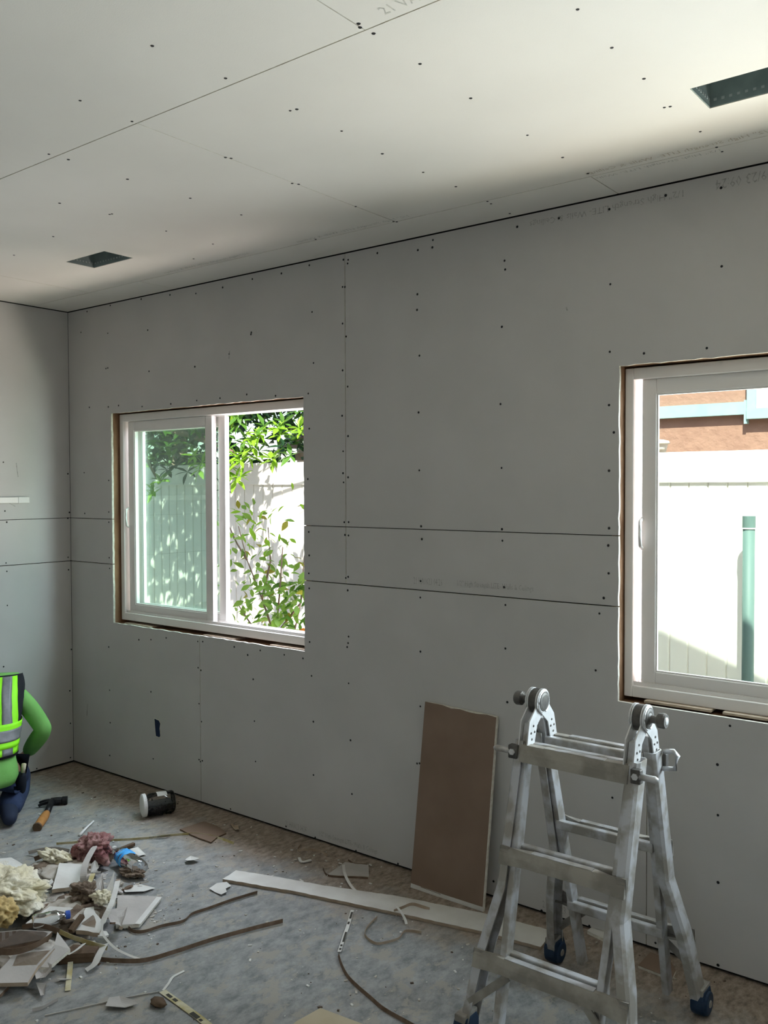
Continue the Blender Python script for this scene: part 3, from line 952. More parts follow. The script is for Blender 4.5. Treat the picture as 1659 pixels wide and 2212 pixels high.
ROS = [(-1.029,1.5,2.159,'b'),(-0.961,1.5,2.007,'b'),(-1.156,1.5,1.654,'a'),(-1.169,1.5,1.609,'a'),(-1.065,1.5,1.729,'a'),(-1.087,1.55,1.749,'b'),(-1.262,1.5,1.883,'a'),(-0.634,1.5,1.925,'a'),(-0.581,1.5,1.816,'a'),(-0.548,1.5,1.87,'a'),(-1.029,1.6,1.937,'b'),(-0.91,1.6,2.14,'b'),(-0.72,1.55,2.02,'b'),(-0.983,1.6,1.861,'c'),(-1.102,1.6,1.825,'c'),(-0.961,1.7,1.805,'c'),(-1.35,1.7,1.889,'c'),(-0.722,1.6,2.151,'b'),(-0.235,1.5,2.073,'b'),(-0.132,1.5,2.207,'b'),(-0.107,1.5,2.164,'b'),(-0.207,1.5,2.228,'a'),(0.101,1.45,2.041,'a'),(0.149,1.45,2.063,'a'),(0.067,1.45,1.975,'a'),(0.137,1.5,2.126,'b'),(0.327,1.45,2.098,'a'),(0.35,1.45,2.048,'a'),(0.333,1.5,2.134,'b'),(0.461,1.5,2.209,'b'),(0.535,1.45,2.09,'a'),(0.552,1.45,2.057,'a'),(0.256,1.45,1.887,'a'),(0.229,1.5,1.872,'a'),(-0.042,1.4,1.909,'a'),(-0.102,1.4,1.825,'a'),(-0.128,1.4,1.792,'a'),(-0.003,1.4,1.874,'a'),(0.017,1.45,1.909,'a'),(-0.054,1.4,1.74,'a'),(-0.004,1.4,1.756,'a'),(-0.206,1.45,1.949,'b'),(-0.059,1.5,2.032,'b'),(0.087,1.5,1.942,'b'),(0.405,1.5,1.901,'b'),(-0.286,1.5,1.654,'c'),(0.225,1.6,1.975,'c')]
for x, y, z, kk in ROS:
    tip = Vector((x, y, z))
    nl = 6
    ph = rt.uniform(0, 6.28)
    axis = Vector((rt.uniform(.1, .6), rt.uniform(-1, -.3), rt.uniform(.1, .7))).normalized()
    s1 = axis.cross(Vector((0, 0, 1))).normalized()
    s2 = axis.cross(s1)
    for j in range(nl):
        an = ph + j * 2 * math.pi / nl + rt.uniform(-.3, .3)
        dd = (s1 * math.cos(an) + s2 * math.sin(an)) + axis * rt.uniform(.1, .7)
        put_leaf(TREE, 'leaf_' + kk, tip, dd, rt.uniform(.085, .125), rt.uniform(-.5, .5))


def canopy():
    while True:
        x, y, z = rt.uniform(-2.9, -.22), rt.uniform(.9, 2.1), rt.uniform(1.95, 3.9)
        q = ((x + 1.3) / 1.55) ** 2 + ((z - 2.95) / 1.05) ** 2 + ((y - 1.5) / .75) ** 2
        low = 1.93 + .10 * math.sin(x * 5) + (.10 if x < -1.3 else 0)
        if q < 1 and z > low:
            return (x, y, z)


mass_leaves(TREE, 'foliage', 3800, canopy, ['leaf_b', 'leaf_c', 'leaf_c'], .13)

BACK = thing('dense_tree', 'dense dark green tree growing behind the fence in left window', 'tree', (-2.6, 3.1, -.15))
MB().tube([(-2.9, 3.1, -.15), (-2.85, 3.1, 1.5), (-2.7, 3.1, 2.6)], [.12, .1, .06], 10).build('trunk', M['bark'], BACK, smooth=True)


def back_canopy():
    while True:
        x, y, z = rt.uniform(-5, .5), rt.uniform(2.65, 3.5), rt.uniform(1.6, 4.4)
        if ((x + 2.1) / 2.9) ** 2 + ((z - 3.0) / 1.5) ** 2 < 1 and not (x > -2.15 and z < 2.32 and y > 2.9):
            return (x, y, z)


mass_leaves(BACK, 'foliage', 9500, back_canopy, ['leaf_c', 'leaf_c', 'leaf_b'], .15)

BUSH = thing('citrus_shrub', 'young citrus shrub with loose light green leaves below open half of left window', 'shrub', (.75, 1.0, -.15))
MB().tube([(.82, 1.0, -.15), (.80, 1.0, .35), (.74, 1.0, .7)], [.022, .018, .014], 8).build('stem', M['bark'], BUSH, smooth=True)
BR = [[(.80, 1.0, .35), (.95, .95, .75), (1.02, .95, .98)], [(.74, 1.0, .7), (.62, 1.0, .95), (.48, 1.0, 1.2), (.40, 1.0, 1.42)], [(.74, 1.0, .7), (.80, .98, 1.0), (.86, .95, 1.3)],
      [(.80, 1.0, .5), (.6, .95, .75), (.45, .95, .9)], [(.62, 1.0, .95), (.7, 1.0, 1.2), (.68, 1.0, 1.42)], [(.48, 1.0, 1.2), (.33, 1.05, 1.3), (.25, 1.05, 1.42)], [(.74, 1.0, .72), (.95, 1.02, .95), (1.0, 1.0, 1.25)]]
for pts in BR:
    MB().tube(pts, [.008, .006, .004, .003][:len(pts)], 6).build('branch', M['bark'], BUSH, smooth=True)
LP = [(0.255,1.0,1.485),(0.287,1.0,1.445),(0.259,1.0,1.406),(0.249,1.0,1.368),(0.332,1.0,1.377),(0.432,1.0,1.519),(0.459,1.0,1.498),(0.486,1.0,1.547),(0.388,1.0,1.534),(0.659,1.0,1.507),(0.625,1.0,1.482),(0.693,1.0,1.513),(0.599,1.0,1.451),(0.546,1.0,1.438),(0.577,1.0,1.414),(0.533,1.0,1.45),(0.423,1.0,1.472),(0.467,1.0,1.449),(0.748,1.0,1.499),(0.511,1.0,1.367),(0.563,1.0,1.338),(0.662,1.0,1.372),(0.726,1.0,1.388),(0.322,1.0,1.33),(0.376,1.0,1.316),(0.367,1.0,1.269),(0.421,1.0,1.293),(0.443,1.0,1.257),(0.466,1.0,1.313),(0.618,1.0,1.295),(0.683,1.0,1.303),(0.766,1.0,1.285),(0.829,1.0,1.347),(0.858,1.0,1.327),(0.808,1.0,1.302),(0.787,1.0,1.256),(0.33,1.0,1.205),(0.366,1.0,1.176),(0.397,1.0,1.137),(0.442,1.0,1.211),(0.596,1.0,1.248),(0.64,1.0,1.265),(0.703,1.0,1.223),(0.745,1.0,1.195),(0.66,1.0,1.175),(0.574,1.0,1.156),(0.723,1.0,1.149),(0.807,1.0,1.183),(0.869,1.0,1.216),(0.909,1.0,1.203),(0.929,1.0,1.16),(0.97,1.0,1.25),(0.989,1.0,1.207),(0.595,1.0,1.127),(0.659,1.0,1.115),(0.786,1.0,1.137),(0.418,1.0,1.039),(0.463,1.0,1.036),(0.507,1.0,1.076),(0.314,1.0,1.026),(0.35,1.0,1.004),(0.395,1.0,0.976),(0.44,1.0,0.948),(0.506,1.0,0.968),(0.528,1.0,0.924),(0.594,1.0,1.02),(0.68,1.0,1.041),(0.743,1.0,1.054),(0.806,1.0,1.058),(0.868,1.0,1.083),(0.928,1.0,1.066),(0.968,1.0,1.074),(0.988,1.0,1.052),(0.38,1.0,0.881),(0.416,1.0,0.859),(0.483,1.0,0.843),(0.54,1.0,0.857),(0.571,1.0,0.896),(0.614,1.0,0.885),(0.657,1.0,0.858),(0.7,1.0,0.937),(0.527,1.0,0.801),(0.548,1.0,0.766),(0.348,1.0,0.832),(0.325,1.0,0.783),(0.72,1.0,0.833),(0.763,1.0,0.867),(0.813,1.0,0.892),(0.837,1.0,0.828),(0.865,1.0,0.801),(0.894,1.0,0.819),(0.926,1.0,0.801),(0.783,1.0,0.779),(0.741,1.0,0.745),(0.844,1.0,0.74),(0.906,1.0,0.752),(0.958,1.0,0.745),(0.974,1.0,0.797),(0.927,1.0,0.925),(0.887,1.0,0.957),(0.968,1.0,0.972),(0.987,1.0,0.93),(0.804,1.0,0.825),(0.291,1.0,1.062),(0.275,1.0,1.266),(1.005,1.0,1.657),(0.972,1.0,1.541),(0.953,1.0,1.585),(0.932,1.0,1.482),(0.592,1.0,0.791),(0.635,1.0,0.81),(0.763,1.0,0.942),(0.701,1.0,0.982),(0.814,1.0,0.99),(0.637,1.0,0.962),(0.564,1.0,1.042),(0.495,1.0,1.121),(0.765,1.0,1.091),(0.928,1.0,0.998)]
rb = random.Random(9)
for i, (x, y, z) in enumerate(LP):
    for r in range(2):
        yy = y + rb.uniform(-.10, .10)
        dd = (rb.uniform(-.8, .8), rb.uniform(-.7, .3), rb.uniform(-.7, .8))
        kk = 'leaf_e' if rb.random() < .07 else ('leaf_a' if z > 1.25 and rb.random() < .6 else 'leaf_d')
        put_leaf(BUSH, kk, (x + rb.uniform(-.03, .03), yy, z + rb.uniform(-.02, .02)), dd, rb.uniform(.055, .085), rb.uniform(-1.1, 1.1))
c0, c1 = (0.531,1.0,1.184), (1.037,1.0,0.73)
for i in range(150):
    kk = 'leaf_e' if rb.random() < .05 else ('leaf_b' if rb.random() < .35 else 'leaf_d')
    f0 = rb.random()
    put_leaf(BUSH, kk, (c0[0] + (c1[0] - c0[0]) * (1 - f0 * f0 * .9), 1.0 + rb.uniform(-.1, .12), c1[2] + (c0[2] - c1[2]) * rb.random() * (1 - .3 * f0)), (rb.uniform(-.8, .8), rb.uniform(-.7, .3), rb.uniform(-.8, .5)), rb.uniform(.06, .095), rb.uniform(-1.1, 1.1))
fr_ = (0.994,1.0,0.761)
tag(MB().lathe((fr_[0] + .012, .98, fr_[2] - .035), (0, 0, 1), [(0, .008), (.012, .025), (.035, .035), (.06, .026), (.07, .006)], 14).build('orange_fruit', M['orange'], smooth=True, origin=(fr_[0] + .012, .98, fr_[2] - .035)), 'ripe orange hanging low at right edge of open window half', 'fruit')
#MORE#
# ------------------------------------------------------------------ ladder
XC = 3.655
LAD = thing('multi_position_ladder', 'paint-spattered aluminium folding ladder standing open in front of right window', 'ladder', (XC, -0.57, 0))


def hw(z):
    """half spacing of the outer rails: straight above, splayed below"""
    t = max(0.0, 0.46 - z)
    return 0.188 + 0.115 * t + 0.02 * min(1, t / .2) * (t > 0)


def face(z, s):
    """y of the outer face of the front (s=-1) or rear (s=+1) section"""
    return (-0.63 - 0.27 * (1 - z)) if s < 0 else (-0.51 + 0.27 * (1 - z))


def rail_sections(zs, lat, prof, s):
    return [[(XC + lat(z) + px, face(z, s) - s * py, z) for px, py in prof] for z in zs]


def smooth_by_angle(o):
    for p_ in o.data.polygons:
        p_.use_smooth = False
    return o


for s in (-1, 1):
    for q in (-1, 1):
        # outer rail: C channel open towards the inside
        w, dp, th = .033, .068, .0045
        prof = [(q * w / 2, .010), (q * w / 2, dp - .010), (q * (w / 2 - .008), dp), (-q * w / 2, dp), (-q * w / 2, dp - th), (q * (w / 2 - .010), dp - th), (q * (w / 2 - th), dp - .013), (q * (w / 2 - th), .013), (q * (w / 2 - .010), th), (-q * w / 2, th), (-q * w / 2, 0), (q * (w / 2 - .008), 0)]
        zs = [.055, .12, .2, .28, .36, .42, .46, .52, .7, .885]
        mb = MB().rings(rail_sections(zs, lambda z: q * hw(z), prof, s))
        rail = fix_normals(mb.build('outer_rail', M['alu'], LAD))
        # inner rail nested in it, straight down to the floor
        w2 = .022
        prof = [(-w2 / 2, .012), (w2 / 2, .012), (w2 / 2, .056), (-w2 / 2, .056)]
        if q < 0:
            prof = prof[::-1]
        lat = lambda z: q * (.150 + .022 * min(1, max(0, (z - .1) / .75)))
        mb = MB().rings(rail_sections([.03, .3, .6, .86, .935], lat, prof, s))
        inr = bevel(fix_normals(mb.build('inner_rail', M['alu'], LAD)), .003)
        # diagonal brace at the foot
        za, zc_ = .125, .225
        mb = MB().bar((XC + q * (hw(za) - .005), face(za, s) - s * .002, za), (XC + q * .125, face(zc_, s) - s * .002, zc_ + .005), .024, .005, (0, 1, 0))
        mb.build('corner_brace', M['alu_dust'], LAD)
        # hinge plates of this section, one each side of the inner rail, with their rivets
        cy, cz, R_ = -.57, .995, .041
        for sx in (-1, 1):
            hx = XC + q * .172 + sx * (.0145 + (.0055 if s > 0 else 0))
            out = []
            for j in range(19):
                t = math.radians(-20 + 220 * j / 18)
                out.append((cy + R_ * math.cos(t), cz + R_ * math.sin(t)))
            if s < 0:
                pl = out + [(face(.94, s) - s * -.004, .945), (face(.85, s) + .002, .852), (face(.85, s) + .046, .852), (face(.92, s) + .050, .925)]
            else:
                pl = [(2 * cy - y, z) for y, z in out] + [(face(.94, s) + s * -.004, .945), (face(.85, s) - .002, .852), (face(.85, s) - .046, .852), (face(.92, s) - .050, .925)]
            pl_o = fix_normals(MB().prism([(hx - .002, y, z) for y, z in pl], (.004, 0, 0)).build('hinge_plate', M['alu_bright'], LAD))
            for (dy, dz) in ((.012, .868), (.036, .868), (.024, .888), (.014, .908), (.036, .908), (.024, .928)):
                MB().lathe((hx + sx * .002, face(dz, s) - s * dy, dz), (sx, 0, 0), [(0, .0042), (.002, .003)], 8).build('rivet', M['steel_dark'], pl_o)
        # lock bracket, bolt and pull handle on the top rung
        zl = .852
        bx_ = XC + q * (hw(zl) + .012)
        br = bevel(MB().box(bx_ - .015, bx_ + .015, face(zl, s) - .012, face(zl, s) + .012, zl - .022, zl + .020).build('lock_bracket', M['steel_dark'], LAD), .003)
        MB().lathe((bx_, face(zl, s) + s * .012, zl), (0, s, 0), [(0, .010), (.005, .010), (.006, .006)], 6).build('bolt', M['alu_bright'], br)
        if s < 0:
            mb = MB().tube([(bx_ + q * .012, face(zl, s) - .004, zl), (bx_ + q * .04, face(zl, s) - .006, zl + .001), (bx_ + q * .058, face(zl, s) - .008, zl + .001), (bx_ + q * .066, face(zl, s) - .006, zl)], [.010, .0095, .0105, .006], 10)
        else:
            yy = face(zl, s) - .016
            mb = MB().tube([(bx_ + q * .008, yy, zl + .028), (bx_ + q * .040, yy, zl + .034), (bx_ + q * .052, yy, zl + .022), (bx_ + q * .044, yy, zl - .018), (bx_ + q * .008, yy, zl - .024)], .008, 8)
        mb.build('pull_handle', M['alu'], LAD, smooth=True)
    # three outer rungs
    for zr, kind in ((.850, 'top'), (.553, 'mid'), (.253, 'low')):
        fy = face(zr, s)
        hh = hw(zr)
        rings = []
        if kind == 'top':
            xs = [(-hh + .012, .036, .050), (hh - .012, .036, .050)]
        else:
            e = hh + .014
            xs = [(-e, .007, .054), (-hh + .012, .007, .052), (-hh + .045, .020, .046), (-hh + .085, .034, .042), (hh - .085, .034, .042), (hh - .045, .020, .046), (hh - .012, .007, .052), (e, .007, .054)]
        for x, d, h in xs:
            y0 = fy + s * .006
            y1 = y0 - s * d
            k = .27 * s
            ring = [(XC + x, y0 + k * h / 2, zr - h / 2), (XC + x, y0, zr), (XC + x, y0 - k * h / 2 - s * .004, zr + h / 2), (XC + x, y1, zr + h / 2), (XC + x, y1, zr + h / 2 - min(.012, h / 3))]
            ring += [(XC + x, y0 - s * min(.008, d * .5), zr + h / 2 - .016), (XC + x, y0 - s * min(.008, d * .5), zr - h / 2 + .01), (XC + x, y1, zr - h / 2 + .008), (XC + x, y1, zr - h / 2)]
            rings.append(ring)
        o = fix_normals(MB().rings(rings).build('outer_rung', M['alu_dust'], LAD))
        # ribbed tread strip on its top
        y0 = fy - s * .004
        MB().box(XC - hh + .09, XC + hh - .09, min(y0, y0 - s * .022), max(y0, y0 - s * .022), zr + (.025 if kind == 'top' else .0215), zr + (.027 if kind == 'top' else .0235)).build('tread', M['alu'], o)
        # inner rung behind it
        zi = zr + .012
        y0 = face(zi, s) - s * .040
        mb = MB().box(XC - .165, XC + .165, min(y0, y0 - s * .024), max(y0, y0 - s * .024), zi - .018, zi + .012)
        bevel(mb.build('inner_rung', M['alu'], LAD), .004)
    # rubber feet
    for q in (-1, 1):
        fx = XC + q * hw(.03)
        fy = face(.03, s) - s * .034
        prof = []
        for j in range(13):
            t = math.pi + math.pi * j / 12
            prof.append((fy + .042 * math.cos(t), .042 + .042 * math.sin(t)))
        prof += [(fy + .042, .062), (fy + .030, .085), (fy - .030, .085), (fy - .042, .062)]
        ft = bevel(fix_normals(MB().prism([(fx - .021, y, z) for y, z in prof], (.042, 0, 0)).build('rubber_foot', M['navy_rubber'], LAD)), .004)
        if s > 0:
            MB().lathe((fx + .021, fy, .040), (1, 0, 0), [(0, .036), (.007, .036), (.009, .030)], 18).build('wheel', M['navy_rubber'], ft)
            MB().lathe((fx + .030, fy, .040), (1, 0, 0), [(0, .012), (.003, .010)], 12).build('hub', M['alu_dust'], ft)
        mb = MB().box(fx - .019, fx + .019, fy - .037, fy + .037, .070, .094)
        bevel(mb.build('foot_cuff', M['alu_dust'], ft), .004)
for q in (-1, 1):
    # hinge discs, spindle and lock knob
    hx = XC + q * .172
    MB().lathe((hx - .012, -.57, .995), (1, 0, 0), [(0, .030), (.002, .0395), (.022, .0395), (.024, .030)], 28).build('hinge_core', M['steel_dark'], LAD)
    for sx in (-1, 1):
        dsc = MB().lathe((hx + sx * .0225, -.57, .995), (sx, 0, 0), [(0, .031), (.004, .029), (.0055, .022)], 28).build('hinge_disc', M['steel_dark'], LAD)
        MB().tube([(hx + sx * .023, -.57 + .034 * math.cos(t), .995 + .034 * math.sin(t)) for t in [math.radians(d) for d in range(-70, 251, 20)]], .0035, 6).build('hinge_rim', M['alu_bright'], dsc)
    kn = MB().lathe((hx + q * .026, -.57, .995), (q, 0, 0), [(0, .020), (.006, .012), (.022, .011), (.025, .018), (.028, .022), (.045, .023), (.051, .020)], 20).build('lock_knob', M['steel_dark'], LAD)
    MB().lathe((hx + q * .077, -.57, .995), (q, 0, 0), [(0, .012), (.002, .010), (.003, .005)], 14).build('knob_cap', M['alu_bright'], kn)

# ------------------------------------------------------------------ board leaning on the wall
t = thing('drywall_offcut', 'tall brown-backed drywall offcut leaning upright on wall beside the ladder', 'drywall offcut', (2.825, -.13, 0))
x0, x1 = 2.648, 3.000
yb, yt, zt_ = -.122, -.0145, .760


def lean(z, d=0.0):
    f_ = z / zt_
    return yb + (yt - yb) * f_ - d


mb = MB()
for (p, q2, mi) in ((0, 1, 0),):
    top = [(x0 + (x1 - x0) * i / 8, zt_ + (.004 if i < 3 else -.002 + .003 * math.sin(i * 2)) - .006 * i / 8) for i in range(9)]
    outl = [(x0, .018), (x0 + .17, .016), (x1, .018)] + [(x, z) for x, z in reversed(top)]
    mb.prism([(x, lean(z, .0005), z) for x, z in outl], (0, -.0006, 0), 0, 0, 0)
fix_normals(mb.build('kraft_face', M['kraft'], t))
mb = MB()
outl = [(x0, 0), (x1 + .004, 0)] + [(x1 + .004 + random.uniform(-.0012, .0012), zt_ * i / 20) for i in range(1, 20)] + [(x1 + .002, zt_ - .006), (x0, zt_ + .003)]
mb.prism([(x, lean(z), z) for x, z in outl], (0, .0127, 0))
fix_normals(mb.build('gypsum_core', M['gypsum'], t))
mb = MB()
mb.prism([(x0, lean(.0005, .0002), .0005), (x1 + .003, lean(.0005, .0002), .0005), (x1 + .003, lean(.018, .0002), .018), (x0, lean(.019, .0002), .019)], (0, -.0006, 0))
fix_normals(mb.build('white_edge_strip', M['white_paper'], t))
MB().bar((2.70, lean(.017, .0012), .0165), (2.80, lean(.015, .0012), .0135), .0006, .005, (0, 1, 0)).build('torn_slit', M['kraft_dark'], t)

# ------------------------------------------------------------------ helpers for floor litter
def board(name, label, cat, top, thick=.0127, face_m='white_paper', edge_m='gypsum', group=None, ragged=0.0, edge_w=0.0):
    """piece of sheet: 'top' is the outline of its upper face in world metres"""
    pts = []
    n = len(top)
    for i in range(n):
        p, q = Vector(top[i]), Vector(top[(i + 1) % n])
        pts.append(p)
        if ragged:
            d = q - p
            k = int(d.length / .022)
            per = Vector((-d.y, d.x, 0)).normalized()
            for j in range(1, k):
                pts.append(p + d * (j / k) + per * random.uniform(-ragged, ragged))
    zmin = min(p.z for p in pts)
    c = sum((Vector(p) for p in top), Vector()) / n
    loc = (c.x, c.y, max(0, zmin - thick))
    t = thing(name, label, cat, loc, group)
    lo = [p - Vector((0, 0, thick)) for p in pts]
    hi = [p - Vector((0, 0, .0008)) for p in pts]
    mb = MB()
    k = len(pts)
    mb.v = [tuple(p) for p in lo] + [tuple(p) for p in hi]
    mb.face(range(k))
    mb.face([k + i for i in range(k)])
    for i in range(k):
        j = (i + 1) % k
        mb.face([i, j, k + j, k + i])
    fix_normals(mb.build('core', M[edge_m], t))
    mb = MB()
    mb.prism([tuple(p) for p in hi], (0, 0, .0008))
    fix_normals(mb.build('face_paper', M[face_m], t))
    return t


def smooth_path(pts, n=6):
    """Catmull-Rom through pts"""
    P = [Vector(p) for p in pts]
    P = [P[0] * 2 - P[1]] + P + [P[-1] * 2 - P[-2]]
    out = []
    for i in range(1, len(P) - 2):
        for j in range(n):
            t = j / n
            a_, b2_, c2_, d3 = P[i - 1], P[i], P[i + 1], P[i + 2]
            out.append(0.5 * ((2 * b2_) + (-a_ + c2_) * t + (2 * a_ - 5 * b2_ + 4 * c2_ - d3) * t * t + (-a_ + 3 * b2_ - 3 * c2_ + d3) * t ** 3))
    out.append(P[-2])
    return out


def strip(name, label, cat, pts, width, m, thick=.0012, side=None, n=6, group=None):
    pa = smooth_path(pts, n) if len(pts) > 2 else [Vector(p) for p in pts]
    c = pa[len(pa) // 2]
    mb = MB().ribbon(pa, width, thick, side)
    o = fix_normals(mb.build(name, M[m], None, origin=(c.x, c.y, min(p.z for p in pa)), smooth=False))
    tag(o, label, cat, group)
    return o


def printed_bars(parent, pts, width, z, spans):
    """black print along a tape: spans of the length as fractions"""
    pa = [Vector(p) for p in pts]
    for (s0, s1, w0, w1) in spans:
        a_ = pa[0].lerp(pa[-1], s0)
        b2_ = pa[0].lerp(pa[-1], s1)
        d = (b2_ - a_).normalized()
        sd = d.cross(Vector((0, 0, 1))).normalized()
        q = [a_ + sd * width * w0, b2_ + sd * width * w0, b2_ + sd * width * w1, a_ + sd * width * w1]
        MB().prism([tuple(p + Vector((0, 0, z))) for p in q], (0, 0, .0003)).build('print_mark', M['ink'], parent)


def crumple(name, label, cat, centre, size, m, seed, sub=3, amp=.35, sq=(1, 1, .6), m2=None, fluff=.03):
    """a torn or fluffy lump"""
    import bmesh
    bm = bmesh.new()
    bmesh.ops.create_icosphere(bm, subdivisions=sub, radius=1)
    off = Vector((seed * 3.1, seed * 1.7, seed * 2.3))
    c = Vector(centre)
    zmin = 1e9
    for v in bm.verts:
        nn = noise.fractal(v.co * 1.6 + off, 1.0, 2.0, 4)
        n2 = noise.noise(v.co * 5.0 + off)
        v.co *= 1 + amp * nn + amp * .35 * n2 + fluff * (.6 * noise.noise(v.co * 9.0 + off) + .5 * noise.noise(v.co * 21.0 - off) + .35 * noise.noise(v.co * 45.0))
        v.co = Vector((v.co.x * size * sq[0], v.co.y * size * sq[1], v.co.z * size * sq[2]))
    # settle on the floor level given by centre.z
    zmin = min(v.co.z for v in bm.verts)
    for v in bm.verts:
        v.co.z -= zmin
        if v.co.z < size * .12:
            v.co.z = 0 if v.co.z < size * .06 else v.co.z
    me = bpy.data.meshes.new(name)
    bm.to_mesh(me)
    bm.free()
    me.materials.append(M[m])
    if m2:
        me.materials.append(M[m2])
        for p_ in me.polygons:
            if noise.noise(p_.center / size * 1.3 + off * 2) > .12:
                p_.material_index = 1
    me.polygons.foreach_set('use_smooth', [True] * len(me.polygons))
    o = bpy.data.objects.new(name, me)
    COL.objects.link(o)
    o.location = c
    WORLD[o.name] = c
    tag(o, label, cat)
    return o


def sheet_scrap(name, label, cat, outline, m, lift=.01, seed=1, sub=4):
    """thin curled paper scrap: outline on the floor, surface wavy"""
    c = sum((Vector(p) for p in outline), Vector()) / len(outline)
    rings = []
    mb = MB()
    n = len(outline)
    top = [[None] * n for _ in range(sub + 1)]
    for r in range(sub + 1):
        f_ = r / sub
        for i, p in enumerate(outline):
            q = c.lerp(Vector(p), f_)
            h = lift * (.5 + noise.noise(Vector((q.x * 14 + seed, q.y * 14, seed)))) + lift * .5 * f_ * f_
            top[r][i] = (q.x, q.y, max(.0015, q.z + h))
    for layer in (0, -.0012):
        base = len(mb.v)
        for r in range(sub + 1):
            for i in range(n):
                x, y, z = top[r][i]
                mb.v.append((x, y, z + layer))
        for r in range(sub):
            for i in range(n):
                j = (i + 1) % n
                mb.face([base + r * n + i, base + (r + 1) * n + i, base + (r + 1) * n + j, base + r * n + j])
    o = mb.build(name, M[m], None, origin=(c.x, c.y, 0))
    tag(o, label, cat)
    return o


# ------------------------------------------------------------------ long strips and boards on the floor
board('drywall_strip', 'long narrow white drywall strip lying on floor from middle to ladder', 'drywall offcut',
      [(1.985,-0.571,0.014),(1.965,-0.476,0.014),(2.177,-0.406,0.014),(2.369,-0.354,0.014),(2.673,-0.242,0.014),(3.036,-0.153,0.014),(3.3,-0.115,0.014),(3.325,-0.249,0.014),(3.112,-0.277,0.014),(2.759,-0.356,0.014),(2.315,-0.465,0.014)], ragged=.0022, face_m='white_paper', edge_m='kraft_light')
board('kraft_scrap', 'flat brown kraft-faced drywall scrap on floor near the wall right of jar', 'drywall offcut',
      [(1.384,-0.311,0.008),(1.397,-0.171,0.008),(1.491,-0.168,0.008),(1.601,-0.204,0.008),(1.603,-0.253,0.008),(1.629,-0.325,0.008),(1.545,-0.326,0.008)], thick=.007, face_m='kraft', edge_m='kraft_dark', ragged=.002)
board('kraft_scrap', 'brown-backed drywall scrap half hidden under the right rear ladder leg', 'drywall offcut',
      [(3.649,-0.146,0.01),(3.649,-0.032,0.01),(3.726,-0.044,0.01),(3.765,-0.098,0.01),(3.774,-0.157,0.01)], thick=.0095, face_m='kraft', edge_m='gypsum')
board('drywall_scrap', 'pale drywall scrap lying on floor behind the ladder against the wall', 'drywall offcut',
      [(3.404,-0.032,0.012),(3.406,0.019,0.012),(3.52,0.004,0.012),(3.531,-0.063,0.012)], thick=.012, face_m='white_paper')
board('cream_board', 'cream cardboard sheet lying at the bottom edge of the picture', 'board',
      [(2.938,-1.007,0.004),(3.129,-0.987,0.004),(3.169,-1.162,0.004),(2.938,-1.2,0.004),(2.927,-1.107,0.004)], thick=.0035, face_m='cream', edge_m='cream')

strip('paper_ribbon', 'brown kraft ribbon with blunt right end curving across mid floor', 'paper strip',
      [(2.11,-1.281,0.01),(2.179,-1.243,0.01),(2.257,-1.179,0.01),(2.297,-1.072,0.01),(2.337,-0.932,0.01),(2.389,-0.795,0.01),(2.442,-0.673,0.01)], .017, 'kraft_dark', side=(0.15, .1, 1))
strip('paper_ribbon', 'wavy brown kraft ribbon running from debris pile to the long white strip', 'paper strip',
      [(1.981,-1.056,0.008),(2.041,-1.073,0.008),(2.082,-1.051,0.008),(2.102,-0.981,0.008),(2.136,-0.908,0.008),(2.117,-0.847,0.008),(2.132,-0.777,0.008),(2.151,-0.672,0.008),(2.183,-0.558,0.008)], .014, 'kraft_dark', side=(.3, .1, 1))
o = strip('printed_tape', 'yellow printed tape strip running down to the bottom edge', 'paper tape',
          [(2.456,-1.256,0.003),(2.59,-1.271,0.003),(2.695,-1.284,0.003),(2.803,-1.303,0.003)], .024, 'yellow_paper', side=None)
printed_bars(o, [(2.456,-1.256,0.003),(2.803,-1.303,0.003)], .024, .0012, [(.08, .16, -.25, .2), (.19, .25, -.3, .15), (.50, .62, -.35, .3), (.64, .68, -.2, .2)])
o = strip('printed_tape', 'long thin yellow printed tape lying left to right below the jar', 'paper tape',
          [(1.061,-0.778,0.004),(1.142,-0.687,0.004),(1.245,-0.58,0.004),(1.34,-0.479,0.004),(1.413,-0.372,0.004),(1.493,-0.296,0.004),(1.608,-0.265,0.004),(1.719,-0.264,0.004)], .013, 'yellow_paper', side=(.2, .3, .6))
printed_bars(o, [(1.348,-0.485,0.01),(1.439,-0.364,0.01)], .012, .001, [(.1, .25, -.4, .1), (.35, .75, -.4, .3)])
o = strip('printed_tape', 'white and black printed tape stub poking out under the long strip', 'paper tape',
          [(2.59,-0.433,0.004),(2.655,-0.535,0.004),(2.709,-0.626,0.004),(2.758,-0.706,0.004)], .013, 'white_paper', side=None)
printed_bars(o, [(2.59,-0.434,0.004),(2.759,-0.706,0.004)], .013, .0008, [(.05, .22, -.5, .15), (.30, .36, -.4, .2), (.55, .78, -.5, .1), (.84, .88, -.3, .3), (.92, .96, -.3, .3)])
strip('paper_ribbon', 'dark ribbon curving from printed tape stub to bottom edge near ladder', 'paper strip',
      [(2.772,-0.727,0.007),(2.828,-0.774,0.007),(2.894,-0.817,0.007),(2.964,-0.845,0.007),(3.032,-0.867,0.007),(3.108,-0.891,0.007),(3.209,-0.902,0.007),(3.303,-0.91,0.007)], .013, 'kraft_dark', side=(.2, .2, 1))
